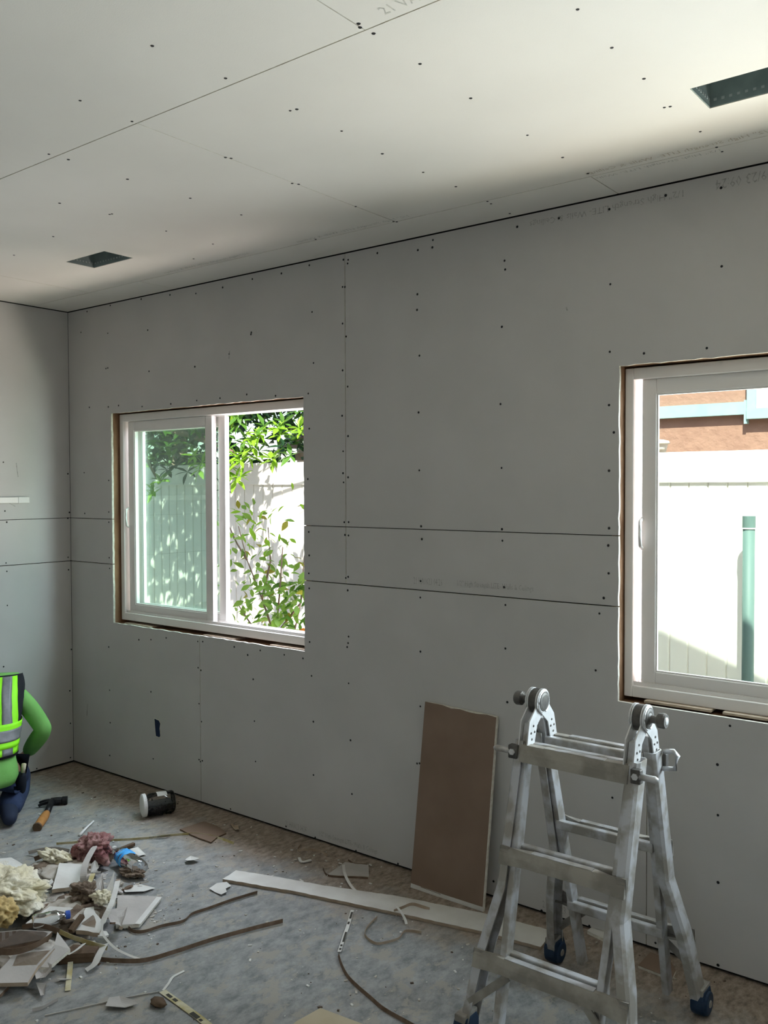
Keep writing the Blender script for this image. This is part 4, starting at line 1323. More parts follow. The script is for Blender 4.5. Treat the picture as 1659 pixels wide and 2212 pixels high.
strip('paper_ribbon', 'thin kraft ribbon curled into an open loop beside the long strip', 'paper strip',
      [(2.706,-0.421,0.006),(2.72,-0.489,0.006),(2.748,-0.549,0.006),(2.791,-0.576,0.006),(2.832,-0.579,0.006),(2.857,-0.542,0.006),(2.871,-0.498,0.006),(2.857,-0.447,0.006),(2.875,-0.428,0.006),(2.912,-0.413,0.006)], .010, 'kraft_light', side=(.1, .1, 1))
strip('drywall_tie', 'white-headed bent paper strip sticking out over the long strip', 'paper strip',
      [(2.751,-0.36,0.04),(2.779,-0.365,0.028),(2.808,-0.376,0.01),(2.827,-0.393,0.004)], .010, 'white_paper', side=None)
strip('paper_ribbon', 'short brown twist of paper lying on right half of the long strip', 'paper strip',
      [(2.74,-0.358,0.016),(2.757,-0.322,0.022),(2.774,-0.285,0.026),(2.81,-0.271,0.022),(2.842,-0.26,0.016)], .012, 'kraft_light', side=(.2, .2, 1))
strip('paper_ribbon', 'pale curled paper strip on dusty floor just above the long strip', 'paper strip',
      [(2.308,-0.158,0.02),(2.367,-0.22,0.022),(2.43,-0.269,0.018),(2.487,-0.302,0.014),(2.53,-0.311,0.01)], .012, 'white_paper', side=None)
strip('paper_ribbon', 'dark thin bent strip on dusty floor left of the leaning board', 'paper strip',
      [(2.238,-0.214,0.004),(2.295,-0.253,0.004),(2.345,-0.238,0.004),(2.395,-0.205,0.004),(2.456,-0.169,0.004)], .009, 'kraft_dark', side=(.1, .1, 1))
strip('paper_ribbon', 'small dark twig-like strip near the wall left of leaning board', 'paper strip',
      [(2.268,-0.079,0.004),(2.315,-0.093,0.004),(2.346,-0.076,0.004),(2.367,-0.066,0.004)], .008, 'kraft_dark', side=(.1, .1, 1))
strip('paper_ribbon', 'reddish bent paper strip close to the wall above the long strip', 'paper strip',
      [(1.975,-0.077,0.005),(2.015,-0.141,0.005),(2.045,-0.104,0.005),(2.102,-0.087,0.005),(2.163,-0.099,0.005)], .010, 'kraft_light', side=(.1, .1, 1))
board('drywall_scrap', 'flat dusty square paper-faced scrap near wall beside the curled strip', 'drywall offcut',
      [(2.298,-0.256,0.006),(2.273,-0.107,0.006),(2.375,-0.066,0.006),(2.448,-0.153,0.006)], thick=.0055, face_m='grey_paper')
strip('drywall_scrap', 'small white angular chip near wall in middle of the floor', 'drywall chip',
      [(2.079,-0.199,0.006),(2.12,-0.224,0.006),(2.139,-0.184,0.006)], .012, 'white_paper', side=None, thick=.005)
strip('straightedge_strip', 'long thin pale plastic strip across lower left floor', 'plastic strip',
      [(2.272,-1.574,0.003),(2.329,-1.472,0.003),(2.384,-1.37,0.003),(2.45,-1.265,0.003)], .008, 'white_paper', side=(.2, -.2, .5))
strip('paper_sliver', 'thin white sliver rising right from yellow tape corner', 'paper strip',
      [(2.455,-1.253,0.003),(2.433,-1.211,0.003),(2.414,-1.178,0.003),(2.414,-1.13,0.003)], .009, 'white_paper', side=None)
sheet_scrap('torn_paper', 'brown translucent torn paper lying under long pale plastic strip', 'paper scrap',
            [(2.397,-1.436,0.0),(2.367,-1.401,0.0),(2.377,-1.369,0.0),(2.438,-1.355,0.0),(2.463,-1.359,0.0),(2.449,-1.399,0.0)], 'grey_paper', .012, 3)
crumple('dark_chunk', 'small dark brown wood chunk beside the yellow printed tape', 'wood chunk', (2.508,-1.314,0.0), .026, 'wood_dark', 2, 3, .3, (1.3, .8, .4))
sheet_scrap('paper_scrap', 'pale torn paper flakes lying at left end of long white strip', 'paper scrap',
            [(1.998,-0.656,0.0),(1.986,-0.605,0.0),(2.01,-0.57,0.0),(2.051,-0.583,0.0),(2.057,-0.617,0.0),(2.082,-0.635,0.0),(2.08,-0.663,0.0),(2.041,-0.661,0.0)], 'white_paper', .008, 5)
sheet_scrap('paper_scrap', 'small white folded paper flake on floor above the long strip end', 'paper scrap',
            [(1.695,-0.534,0.0),(1.687,-0.495,-0.0),(1.742,-0.491,0.0),(1.744,-0.521,0.0),(1.721,-0.545,0.0)], 'white_paper', .014, 7)
sheet_scrap('paper_scrap', 'small tan torn flake near the wall right of brown scrap', 'paper scrap',
            [(1.534,-0.116,0.0),(1.539,-0.105,0.0),(1.567,-0.122,0.0),(1.583,-0.109,0.0),(1.625,-0.145,0.0),(1.609,-0.157,0.0)], 'kraft_light', .01, 8)

# ------------------------------------------------------------------ hammer
hp = {'a': (0.527,-0.547,0.022),'b': (0.616,-0.435,0.022),'n': (0.58,-0.505,0.024),'g': (0.702,-0.609,0.02),'e': (0.836,-0.743,0.018)}
t = thing('hammer', 'claw hammer with black head and orange grip lying on floor', 'hammer', (hp['n'][0], hp['n'][1], 0))
A, B_, N_ = Vector(hp['a']), Vector(hp['b']), Vector(hp['n'])
ax_ = (B_ - A).normalized()
sd = Vector((0, 0, 1))
L_ = (B_ - A).length
hd = MB()
hd.tube([A + ax_ * L_ * .42, A + ax_ * L_ * .62, A + ax_ * L_ * .80, A + ax_ * L_ * .82, A + ax_ * L_], [.018, .020, .017, .021, .021], 12)
hdo = hd.build('hammer_head', M['hammer_black'], t)
perp = ax_.cross(sd).normalized()
for q in (-1, 1):
    mb = MB()
    mb.ribbon([A + ax_ * L_ * .46 + perp * q * .008, A + ax_ * L_ * .3 + perp * q * .014 + Vector((0, 0, .001)), A + ax_ * L_ * .12 + perp * q * .020 - Vector((0, 0, .004)), A + perp * q * .024 - Vector((0, 0, .011))], [.018, .018, .016, .012], .013, perp)
    mb.build('claw', M['hammer_black'], hdo)
G_, E_ = Vector(hp['g']), Vector(hp['e'])
MB().tube([N_, N_.lerp(G_, .5), G_], [.017, .016, .0165], 12).build('black_neck', M['hammer_black'], t, smooth=True)
gm = G_.lerp(E_, .5)
MB().tube([G_, G_.lerp(E_, .15), gm, G_.lerp(E_, .85), G_.lerp(E_, .96)], [.017, .021, .022, .021, .022], 14).build('orange_grip', M['hammer_orange'], t, smooth=True)
MB().tube([G_.lerp(E_, .955), E_], [.0235, .022], 14).build('butt_cap', M['wood_dark'], t)

# ------------------------------------------------------------------ jar of screws
J0 = Vector((1.085,-0.312,0.0))
ja = Vector((.42, .90, 0)).normalized()
jr, jl = .056, .165
J0 = J0 + Vector((0, 0, jr + .002))
t = thing('screw_jar', 'clear jar of black screws with white lid lying on its side near wall', 'jar', (J0.x, J0.y, 0))
MB().lathe(J0, ja, [(0, .050), (.004, .0575), (.020, .0585), (.022, .052)], 28).build('lid', M['lid'], t)
MB().lathe(J0 + ja * .021, ja, [(0, .046), (.008, .047), (.018, jr), (jl - .03, jr), (jl - .022, jr - .005)], 28).build('clear_body', M['clear'], t, smooth=True)
mb = MB()
rj = random.Random(4)
for i in range(330):
    ang = rj.uniform(math.pi * 1.02, math.pi * 1.98) if rj.random() < .8 else rj.uniform(0, 2 * math.pi)
    rr = .049 if rj.random() < .75 else rj.uniform(.01, .049)
    h = rj.uniform(.026, jl - .012)
    sdj = ja.cross(Vector((0, 0, 1)))
    p = J0 + ja * h + sdj * rr * math.cos(ang) + Vector((0, 0, 1)) * rr * math.sin(ang)
    if p.z > J0.z + .008:
        continue
    d = Vector((rj.uniform(-1, 1), rj.uniform(-1, 1), rj.uniform(-.6, .6))).normalized()
    mb.bar(p - d * .012, p + d * .012, .0045, .0045)
mb.build('black_screws', M['screw'], t, kind='stuff')
mb = MB()
rings = []
for h in (.023, .05, .1, jl - .012):
    rings.append([J0 + ja * h + ja.cross(Vector((0, 0, 1))) * .047 * math.cos(a_) + Vector((0, 0, 1)) * min(.004, .047 * math.sin(a_)) for a_ in [2 * math.pi * j / 20 for j in range(20)]])
fix_normals(MB().rings(rings).build('screw_fill', M['contents'], t))
lab = MB()
for h0, h1, a0, a1 in ((.075, .125, 55, 100),):
    rr = jr + .0006
    rings = []
    for k in range(7):
        an = math.radians(a0 + (a1 - a0) * k / 6)
        o_ = ja.cross(Vector((0, 0, 1))) * math.cos(an) * rr + Vector((0, 0, 1)) * math.sin(an) * rr
        rings.append([J0 + ja * h0 + o_, J0 + ja * h1 + o_, J0 + ja * h1 + o_ * 1.008, J0 + ja * h0 + o_ * 1.008])
    lab.rings(rings)
lab.build('paper_label', M['white_paper'], t)

tag(MB().tube([(1.06,-0.653,0.007),(1.005,-0.576,0.009),(0.956,-0.506,0.007)], [.008, .005, .005], 8).build('white_anchor', M['lid'], smooth=True, origin=(0.989,-0.566,0.0)), 'small white plastic stick lying on floor below the hammer and jar', 'plastic stick')

# ------------------------------------------------------------------ white lath on the left wall
t = thing('white_lath', 'short white level-like bar fixed across the left wall', 'bar', (.011, -.6, 1.60))
bevel(MB().box(.0004, .020, -1.4, -.345, 1.594, 1.627).build('bar_body', M['vinyl'], t), .002)
bevel(MB().box(.0004, .023, -.348, -.279, 1.593, 1.628).build('end_sleeve', M['lid'], t), .002)
#PILE#

# ------------------------------------------------------------------ the debris pile at the left
board('drywall_scrap', 'thick white drywall offcut with grimy corner in the middle of debris pile', 'drywall offcut',
      [(1.395,-0.971,0.065),(1.473,-0.899,0.055),(1.638,-1.014,0.05),(1.59,-1.127,0.06)], ragged=.0015, thick=.016, edge_m='kraft_light')
board('drywall_scrap', 'grey drywall square with bright white edge at right side of debris pile', 'drywall offcut',
      [(1.764,-0.939,0.016),(1.913,-0.835,0.016),(2.038,-1.037,0.018),(1.98,-1.101,0.022)], face_m='grey_paper', thick=.0145)
t_edge = strip('edge_strip', 'white bright edge strip along right side of grey drywall square', 'drywall strip', [(1.917,-0.849,0.018),(2.037,-1.044,0.02)], .022, 'white_paper', .002)
board('drywall_scrap', 'white broken drywall chunk with torn brown paper at the pile centre', 'drywall offcut',
      [(1.858,-1.148,0.07),(1.872,-1.123,0.07),(1.919,-1.148,0.068),(1.983,-1.16,0.06),(2.031,-1.208,0.05),(1.954,-1.254,0.055)], thick=.016, ragged=.003, edge_m='kraft_light')
board('drywall_scrap', 'white plaster slab with scratched face at the left picture edge', 'drywall offcut',
      [(1.063,-1.088,0.035),(1.106,-1.029,0.035),(1.171,-1.027,0.03),(1.228,-1.029,0.025),(1.207,-1.137,0.03),(1.173,-1.164,0.03)], thick=.014, ragged=.002)
board('drywall_scrap', 'large grey paper-faced drywall slab at lower left of the pile', 'drywall offcut',
      [(1.954,-1.49,0.07),(2.044,-1.396,0.075),(2.07,-1.475,0.055),(2.121,-1.543,0.045),(2.032,-1.63,0.05),(1.999,-1.582,0.055)], face_m='grey_paper', edge_m='kraft_light', thick=.013)
board('drywall_scrap', 'grey drywall piece with folded paper seam right of the large grey slab', 'drywall offcut',
      [(1.976,-1.343,0.09),(2.067,-1.35,0.06),(2.083,-1.445,0.04),(2.058,-1.468,0.045),(2.03,-1.388,0.08)], face_m='grey_paper', thick=.012)
board('drywall_scrap', 'long grey curved drywall slab behind the large grey slab at left edge', 'drywall offcut',
      [(1.744,-1.484,0.07),(1.847,-1.409,0.085),(1.957,-1.353,0.09),(1.98,-1.382,0.085),(1.914,-1.453,0.07),(1.839,-1.535,0.06)], face_m='grey_paper', edge_m='kraft_dark', thick=.014)
board('drywall_scrap', 'grey slab corner under the pile at bottom left edge of the picture', 'drywall offcut',
      [(1.987,-1.63,0.022),(2.049,-1.568,0.022),(2.073,-1.616,0.018),(2.076,-1.693,0.016)], face_m='grey_paper', edge_m='kraft_dark', thick=.013)
board('drywall_scrap', 'dusty tan drywall piece under the tuft of yellow wool', 'drywall offcut',
      [(1.538,-1.157,0.03),(1.589,-1.079,0.035),(1.693,-1.114,0.03),(1.771,-1.224,0.03),(1.717,-1.288,0.03)], face_m='grey_paper', thick=.013)
board('drywall_scrap', 'small chipped tan drywall fragment above the yellow wool tuft', 'drywall offcut',
      [(1.283,-0.983,0.03),(1.316,-0.945,0.032),(1.413,-1.019,0.03),(1.461,-1.078,0.028),(1.406,-1.087,0.026)], face_m='grey_paper', thick=.013, ragged=.002)
board('drywall_scrap', 'thin pale drywall sliver leaning out of the pile above yellow wool', 'drywall offcut',
      [(1.51,-1.128,0.05),(1.5,-1.072,0.06),(1.53,-1.082,0.06),(1.559,-1.149,0.048)], thick=.008)
crumple('wool_tuft', 'big pale yellow insulation wool tuft at left picture edge', 'insulation', (1.501,-1.272,0.0), .150, 'wool', 3, 6, .5, (1.1, .9, .42), None, .10)
crumple('wool_tuft', 'tan insulation wool clump at left picture edge below pale tuft', 'insulation', (1.701,-1.405,0.06), .070, 'wool_tan', 6, 5, .4, (1.0, .8, .6), None, .10)
crumple('wool_tuft', 'small cream wool wisp on top of the pile behind white offcut', 'insulation', (1.303,-0.933,0.02), .055, 'wool', 8, 5, .6, (1.4, .7, .5), None, .12)
crumple('wool_tuft', 'dusty pink insulation clump at the back of debris pile', 'insulation', (1.394,-0.803,0.0), .078, 'wool_pink', 5, 5, .6, (1.0, .9, .75), None, .14)
crumple('wool_tuft', 'dark reddish brown insulation lump left of pink clump behind curled strip', 'insulation', (1.371,-0.843,0.02), .042, 'wool_pink', 12, 5, .5, (.9, 1.0, .9), None, .14)
crumple('wool_tuft', 'cream wool puff in the middle of pile beside torn paper', 'insulation', (1.871,-1.083,0.06), .034, 'wool', 15, 5, .5, (1.3, .9, .7), None, .12)
crumple('brown_clump', 'brown torn paper clump in the pile left of cream wool puff', 'paper scrap', (1.755,-1.092,0.03), .050, 'brown_clump', 17, 5, .6, (1.1, .9, .7), None, .14)
crumple('dirt_heap', 'heap of grey gypsum rubble beneath the debris pile', 'rubble', (1.772,-1.145,0.0), .13, 'plaster', 21, 4, .3, (1.1, 1.1, .22), 'brown_clump')
crumple('dirt_heap', 'low rubble heap under the bottom left grey slabs', 'rubble', (1.915,-1.423,0.0), .10, 'plaster', 23, 4, .3, (1.3, 1.0, .20), 'brown_clump')
crumple('dirt_heap', 'low grey rubble heap behind the white offcut near the pink wool', 'rubble', (1.387,-0.941,0.0), .12, 'plaster', 25, 4, .3, (1.3, 1.0, .20), 'brown_clump')

# curled paper strips over the pile
strip('curled_strip', 'tall curled drywall paper strip arching over white offcut in pile', 'paper strip',
      [(1.659,-1.026,0.06),(1.665,-1.032,0.1),(1.625,-0.996,0.125),(1.557,-0.931,0.125),(1.458,-0.837,0.11)], [.026] * 24 + [.016], 'grey_paper', .0025, side=(.7, .7, .1))
strip('curled_strip', 'long white-edged paper strip twisting down the right side of pile', 'paper strip',
      [(1.832,-0.986,0.11),(1.936,-1.073,0.12),(2.004,-1.141,0.115),(2.024,-1.184,0.085),(2.048,-1.207,0.06),(2.087,-1.212,0.04),(2.134,-1.207,0.022),(2.189,-1.192,0.01),(2.233,-1.18,0.006)], [.020] * 20 + [.008] * 29, 'white_paper', .002, side=(.7, .7, .1))
strip('curled_strip', 'grey folded paper strip crossing the pile below white offcut', 'paper strip',
      [(1.635,-1.076,0.06),(1.669,-1.06,0.075),(1.716,-1.056,0.075),(1.777,-1.054,0.065),(1.799,-1.054,0.06)], .020, 'grey_paper', .002, side=(.5, .4, .6))
strip('curled_strip', 'pointed pale paper blade standing up from the centre of pile', 'paper strip',
      [(1.895,-1.091,0.07),(1.864,-1.048,0.1),(1.83,-1.0,0.15)], [.048, .046, .044, .042, .040, .036, .030, .026, .020, .014, .010, .006, .002], 'white_paper', .0018, side=(.75, .6, .1))
sheet_scrap('torn_paper', 'grey torn paper with ragged points below grey square in pile', 'paper scrap',
            [(1.958,-1.131,0.05),(1.966,-1.091,0.055),(1.977,-1.046,0.05),(2.019,-1.085,0.045),(2.046,-1.123,0.04),(2.01,-1.146,0.045)], 'grey_paper', .02, 11)
sheet_scrap('torn_paper', 'tan shield-shaped torn paper leaning in centre of the pile', 'paper scrap',
            [(1.687,-1.004,0.06),(1.695,-0.961,0.07),(1.81,-1.032,0.07),(1.823,-1.07,0.06),(1.758,-1.056,0.055)], 'grey_paper', .02, 13)
sheet_scrap('torn_paper', 'curled dusty paper pouch at the bottom of the pile under large slab', 'paper scrap',
            [(2.028,-1.471,0.02),(2.042,-1.442,0.025),(2.086,-1.434,0.02),(2.125,-1.458,0.015),(2.136,-1.489,0.012),(2.109,-1.506,0.015)], 'grey_paper', .03, 15)
sheet_scrap('torn_paper', 'pointed grey paper tail below curled dusty pouch', 'paper scrap',
            [(2.101,-1.502,0.004),(2.131,-1.482,0.004),(2.179,-1.518,0.003),(2.177,-1.53,0.003)], 'grey_paper', .012, 16)
strip('paper_ribbon', 'dark curled strip at the lowest tip of pile', 'paper strip', [(2.218,-1.584,0.006),(2.23,-1.556,0.006),(2.227,-1.521,0.006),(2.227,-1.498,0.006)], .014, 'grey_paper', side=(.2, .2, 1))
strip('paper_ribbon', 'dark kraft band draped over grey slabs at left edge', 'paper strip',
      [(1.898,-1.533,0.075),(1.961,-1.504,0.08),(1.992,-1.453,0.085),(1.996,-1.402,0.092),(1.986,-1.371,0.096)], .022, 'kraft_dark', side=(.2, .3, 1))
strip('paper_ribbon', 'dark striped tape bridging yellow wool and clear bottle in pile', 'paper strip',
      [(1.816,-1.386,0.075),(1.844,-1.359,0.08),(1.892,-1.335,0.08),(1.942,-1.314,0.07)], .018, 'kraft_dark', side=(.2, .3, 1))
o = strip('printed_tape', 'dirty yellow tape crossing the lower pile left to right', 'paper tape',
          [(1.924,-1.303,0.06),(1.975,-1.294,0.055),(2.043,-1.263,0.04),(2.107,-1.227,0.025)], .016, 'yellow_paper', side=(.2, .2, .7))
o = strip('printed_tape', 'short pale yellow tape end hanging below the pile', 'paper tape', [(2.064,-1.348,0.012),(2.124,-1.391,0.006),(2.205,-1.449,0.004)], .018, 'yellow_paper', side=None)
strip('printed_tape', 'small yellow paper tab below the printed white label in pile', 'paper tape', [(1.613,-0.952,0.07),(1.646,-0.985,0.065),(1.677,-1.023,0.06)], .020, 'yellow_paper', side=(.7, .7, 0))
t = thing('printed_label', 'white torn label printed with barcode bars standing in pile', 'label', (1.534,-0.897,0.06))
lb = [(1.598,-0.952,0.07),(1.611,-0.937,0.07),(1.611,-0.923,0.085),(1.598,-0.919,0.1),(1.575,-0.916,0.105),(1.564,-0.927,0.09)]
fix_normals(MB().prism(lb, (.0006, -.0006, 0)).build('label_sheet', M['lid'], t))
la, lbv = Vector(lb[0]), Vector(lb[1])
upd = Vector(lb[5]) - la
for fx0, fx1 in ((.12, .16), (.22, .30), (.34, .38), (.55, .64)):
    q = [la.lerp(lbv, fx0) + upd * .15, la.lerp(lbv, fx1) + upd * .15, la.lerp(lbv, fx1) + upd * .85, la.lerp(lbv, fx0) + upd * .85]
    fix_normals(MB().prism([tuple(p + Vector((.0010, -.0010, 0))) for p in q], (.0003, -.0003, 0)).build('bar_mark', M['blue_ink'], t))

# wooden bits
def stick(label, a_, b2_, w, h, m='wood_dark'):
    a_, b2_ = Vector(a_), Vector(b2_)
    o = bevel(MB().bar(a_, b2_, w, h).build('wood_stick', M[m], None, origin=((a_.x + b2_.x) / 2, (a_.y + b2_.y) / 2, 0)), .002)
    return tag(o, label, 'wood stick')


stick('short dark stick lying behind the blue-labelled bottle', (1.37,-0.646,0.012), (1.368,-0.566,0.012), .018, .014)
stick('dark stick slanting out of pile left of white broken chunk', (1.956,-1.278,0.06), (1.93,-1.211,0.085), .020, .016)
t = thing('wood_block', 'dark brown wooden shim block at the lower right of the pile', 'wood block', (2.045,-1.303,0.0))
q = [(2.031,-1.374,0.022),(2.11,-1.29,0.022),(2.08,-1.238,0.028),(2.013,-1.319,0.03)]
fix_normals(MB().prism(q, (0, 0, -.02)).build('lower_lath', M['wood_dark'], t))
q2 = [(2.044,-1.368,0.04),(2.116,-1.286,0.036),(2.09,-1.25,0.036),(2.021,-1.309,0.045)]
fix_normals(MB().prism(q2, (0, 0, -.014)).build('upper_lath', M['wood_dark'], t))
strip('curled_strip', 'pale curled paper flap at right end of wooden shim block', 'paper strip',
      [(2.085,-1.223,0.03),(2.13,-1.277,0.03),(2.152,-1.31,0.018),(2.146,-1.34,0.006)], .030, 'white_paper', .0015, side=(.6, .5, .3))
strip('curled_strip', 'thin white paper flap on top of the wooden shim block', 'paper strip',
      [(2.079,-1.365,0.05),(2.081,-1.335,0.055),(2.064,-1.292,0.055)], .016, 'white_paper', .0015, side=(.6, .5, .3))

# two crushed bottles
def bottle(name, label, a_, b2_, r, label_m, cap_m, cap, flat=.8):
    a_, b2_ = Vector(a_), Vector(b2_)
    ax = (b2_ - a_).normalized()
    L0 = (b2_ - a_).length
    t = thing(name, label, 'bottle', ((a_.x + b2_.x) / 2, (a_.y + b2_.y) / 2, 0))
    s_ = ax.cross(Vector((0, 0, 1))).normalized()
    u_ = s_.cross(ax)

    def body(h0, h1, extra, n=18):
        rings = []
        for i in range(n + 1):
            h = h0 + (h1 - h0) * i / n
            f_ = h / L0
            rr = r * (.9 if f_ < .03 else 1.0)
            if f_ > .66:
                rr = r * max(.34, 1 - (f_ - .66) / .22 * .62)
            rr *= 1 + .05 * math.sin(f_ * 60)
            c = a_ + ax * h
            rings.append([c + s_ * (rr + extra) * math.cos(t_) * (1 + .16 * noise.noise(Vector((f_ * 7, math.cos(t_) * 2, math.sin(t_) * 2)))) + u_ * (rr + extra) * flat * math.sin(t_) * (1 + .22 * noise.noise(Vector((f_ * 6, math.cos(t_) * 2, 3 + math.sin(t_) * 2)))) for t_ in [2 * math.pi * j / 18 for j in range(18)]])
        return rings
    MB().rings(body(0, L0 * .93, 0)).build('clear_body', M['clear'], t, smooth=True)
    if label_m:
        MB().rings(body(L0 * .40, L0 * .62, .0012, 8), cap=False).build('wrap_label', M[label_m], t, smooth=True)
    if cap:
        MB().lathe(a_ + ax * L0 * .90, ax, [(0, .0155), (.014, .0155), (.016, .012)], 14).build('cap', M[cap_m], t)
    return t


bottle('water_bottle', 'crushed clear water bottle with bright blue label at right of pile', (1.666,-0.754,0.036), (1.38,-0.693,0.036), .040, 'blue_label', 'lid', True)
bottle('water_bottle', 'crushed clear bottle with dark blue cap in front of yellow wool', (1.838,-1.358,0.09), (1.892,-1.241,0.09), .036, None, 'blue_cap', True, .6)
crumple('brown_clump', 'dark brown debris clump beneath the blue-labelled bottle', 'rubble', (1.63,-0.771,0.0), .045, 'brown_clump', 31, 5, .5, (1.4, .8, .35), None, .12)
sheet_scrap('paper_scrap', 'pale flat paper scrap beside short dark stick behind the bottle', 'paper scrap', [(1.389,-0.607,0.002),(1.402,-0.57,0.002),(1.5,-0.6,0.002),(1.492,-0.632,0.002)], 'white_paper', .006, 21)
sheet_scrap('paper_scrap', 'whitish dust-covered paper flake above the grey square', 'paper scrap', [(1.713,-0.876,0.002),(1.736,-0.814,0.002),(1.813,-0.788,0.002),(1.809,-0.845,0.002),(1.752,-0.895,0.002)], 'white_paper', .008, 22)
sheet_scrap('paper_scrap', 'pale paper sheet under the clear bottle with blue cap', 'paper scrap', [(1.787,-1.356,0.06),(1.752,-1.235,0.07),(1.833,-1.187,0.065),(1.857,-1.281,0.055),(1.832,-1.322,0.05)], 'white_paper', .01, 23)
strip('paper_ribbon', 'thin dark-topped strip arching at the back of the pile left of pink wool', 'paper strip', [(1.069,-0.924,0.012),(1.124,-0.891,0.03),(1.173,-0.852,0.034),(1.23,-0.817,0.026)], .016, 'grey_paper', side=(.2, .2, 1))
strip('paper_ribbon', 'brown strip in shadow at the back of the pile below arching strip', 'paper strip', [(1.156,-0.947,0.012),(1.181,-0.903,0.025),(1.222,-0.855,0.028)], .022, 'kraft_dark', side=(.2, .2, 1))

rs = random.Random(77)
shards = [((1.237,-0.822),0.04,0,'behind the white offcut'),((1.371,-0.719),0.05,0,'beside the pink wool'),((1.672,-1.08),0.05,1,'below the white offcut'),((1.692,-0.986),0.05,1,'at the pile centre'),((1.7,-1.159),0.05,1,'right of the pale wool tuft'),((1.523,-0.894),0.04,1,'under the printed label'),((1.995,-1.143),0.05,0,'below the grey square'),((2.002,-1.236),0.05,1,'above the wooden shim'),((1.895,-1.411),0.08,1,'among the grey slabs'),((1.988,-1.377),0.06,0,'left of the wooden shim'),((1.697,-0.855),0.07,0,'above the grey square'),((1.723,-0.78),0.05,0,'in front of the blue-labelled bottle')]
SHADE = {'white_paper': 'white', 'grey_paper': 'grey', 'kraft_light': 'tan', 'kraft_dark': 'dark brown', 'plaster': 'chalky'}
for (cx, cy), w, hh, spot in shards:
    for sm in ('white_paper', 'grey_paper', 'kraft_light', 'kraft_dark', 'plaster'):
        x, y = cx + rs.gauss(0, w), cy + rs.gauss(0, w)
        z = (.022 + rs.random() * .03) if hh else .002 + rs.random() * .006
        an, sz = rs.uniform(0, 6.28), rs.uniform(.012, .034)
        tl = Euler((rs.uniform(-.5, .5), rs.uniform(-.5, .5), an)).to_matrix()
        k = rs.choice((4, 5, 5, 6))
        pl = [tl @ Vector((sz * rs.uniform(.6, 1.2) * math.cos(6.283 * j / k), sz * .6 * rs.uniform(.6, 1.2) * math.sin(6.283 * j / k), 0)) + Vector((x, y, z)) for j in range(k)]
        lowest = min(p.z for p in pl)
        if lowest < .0005:
            pl = [p + Vector((0, 0, .0005 - lowest)) for p in pl]
        nrm = tl @ Vector((0, 0, 1)) * rs.choice((.001, .001, .006, .010))
        o = fix_normals(MB().prism([tuple(p) for p in pl], nrm).build('paper_shard', M[sm], None, origin=(x, y, max(0, lowest))))
        tag(o, 'small torn ' + SHADE[sm] + ' shard lying loose ' + spot, 'shard', 'small shards strewn through the debris pile')

# crumbs and dust lumps swept over the floor
mb = MB()
rc = random.Random(21)
REG = [((0.876,-0.955),0.55,150),((1.499,-0.855),0.3,170),((1.825,-1.219),0.4,210),((1.936,-0.897),0.12,70),((1.698,-0.456),0.45,90),((0.896,-0.247),0.3,70),((2.248,-0.219),0.28,110),((2.954,-0.64),0.45,110),((0.516,-0.36),0.35,60),((3.647,-0.254),0.35,60),((2.465,-1.168),0.5,80)]
for (cx, cy), rad, n in REG:
    for i in range(n):
        a_ = rc.uniform(0, 2 * math.pi)
        d = rad * math.sqrt(rc.random())
        x, y = cx + d * math.cos(a_), cy + d * math.sin(a_)
        if x < .03 or y > -.03:
            continue
        s_ = rc.choice((.0015, .002, .002, .003, .005))
        ang = rc.uniform(0, 3.14)
        mb.obox((x, y, s_ * .35), (math.cos(ang), math.sin(ang), rc.uniform(-.2, .2)), (-math.sin(ang), math.cos(ang), 0), (0, 0, 1), s_ * rc.uniform(.6, 1.6), s_ * .7, s_ * .35, rc.choice((0, 0, 0, 2, 2, 1)))
o = mb.build('floor_crumbs', [M['plaster'], M['brown_crumb'], M['white_paper']], None, origin=(1.5, -.9, 0), kind='stuff')
tag(o, 'small gypsum crumbs and dirt scattered over the dusty floor', 'crumbs')

# ------------------------------------------------------------------ kneeling worker
PX0, PY0 = 0.475, -0.835
PF = Vector((-.86, .51, 0)).normalized()
PR = Vector((PF.y, -PF.x, 0))
PER = thing('person', 'person kneeling at left edge seen from behind in hi-vis vest and green shirt', 'person', (PX0, PY0, 0))


def PP(f_, r_, z_):
    return Vector((PX0, PY0, 0)) + PF * f_ + PR * r_ + Vector((0, 0, z_))


def skin(name, m, chains, parent, root=0, sub=2):
    """skinned figure: chains of (point, radius); equal points are shared"""
    verts, rad, edges, key = [], [], [], {}
    base = WORLD[parent.name]
    for ch in chains:
        prev = None
        for p, r in ch:
            k = tuple(round(c, 4) for c in p)
            if k not in key:
                key[k] = len(verts)
                verts.append(tuple(Vector(p) - base))
                rad.append(r if isinstance(r, tuple) else (r, r))
            i = key[k]
            if prev is not None and prev != i:
                edges.append((prev, i))
            prev = i
    me = bpy.data.meshes.new(name)
    me.from_pydata(verts, edges, [])
    me.materials.append(M[m])
    o = bpy.data.objects.new(name, me)
    COL.objects.link(o)
    o.parent = parent
    WORLD[o.name] = base
    md = o.modifiers.new('skin', 'SKIN')
    md.use_smooth_shade = True
    lay = me.skin_vertices[0] if len(me.skin_vertices) else None
    if lay is None:
        bpy.context.view_layer.objects.active = o
        lay = me.skin_vertices[0]
    for i, r in enumerate(rad):
        lay.data[i].radius = r
        lay.data[i].use_root = (i == root)
    sd = o.modifiers.new('sub', 'SUBSURF')
    sd.levels = sub
    sd.render_levels = sub
    return o


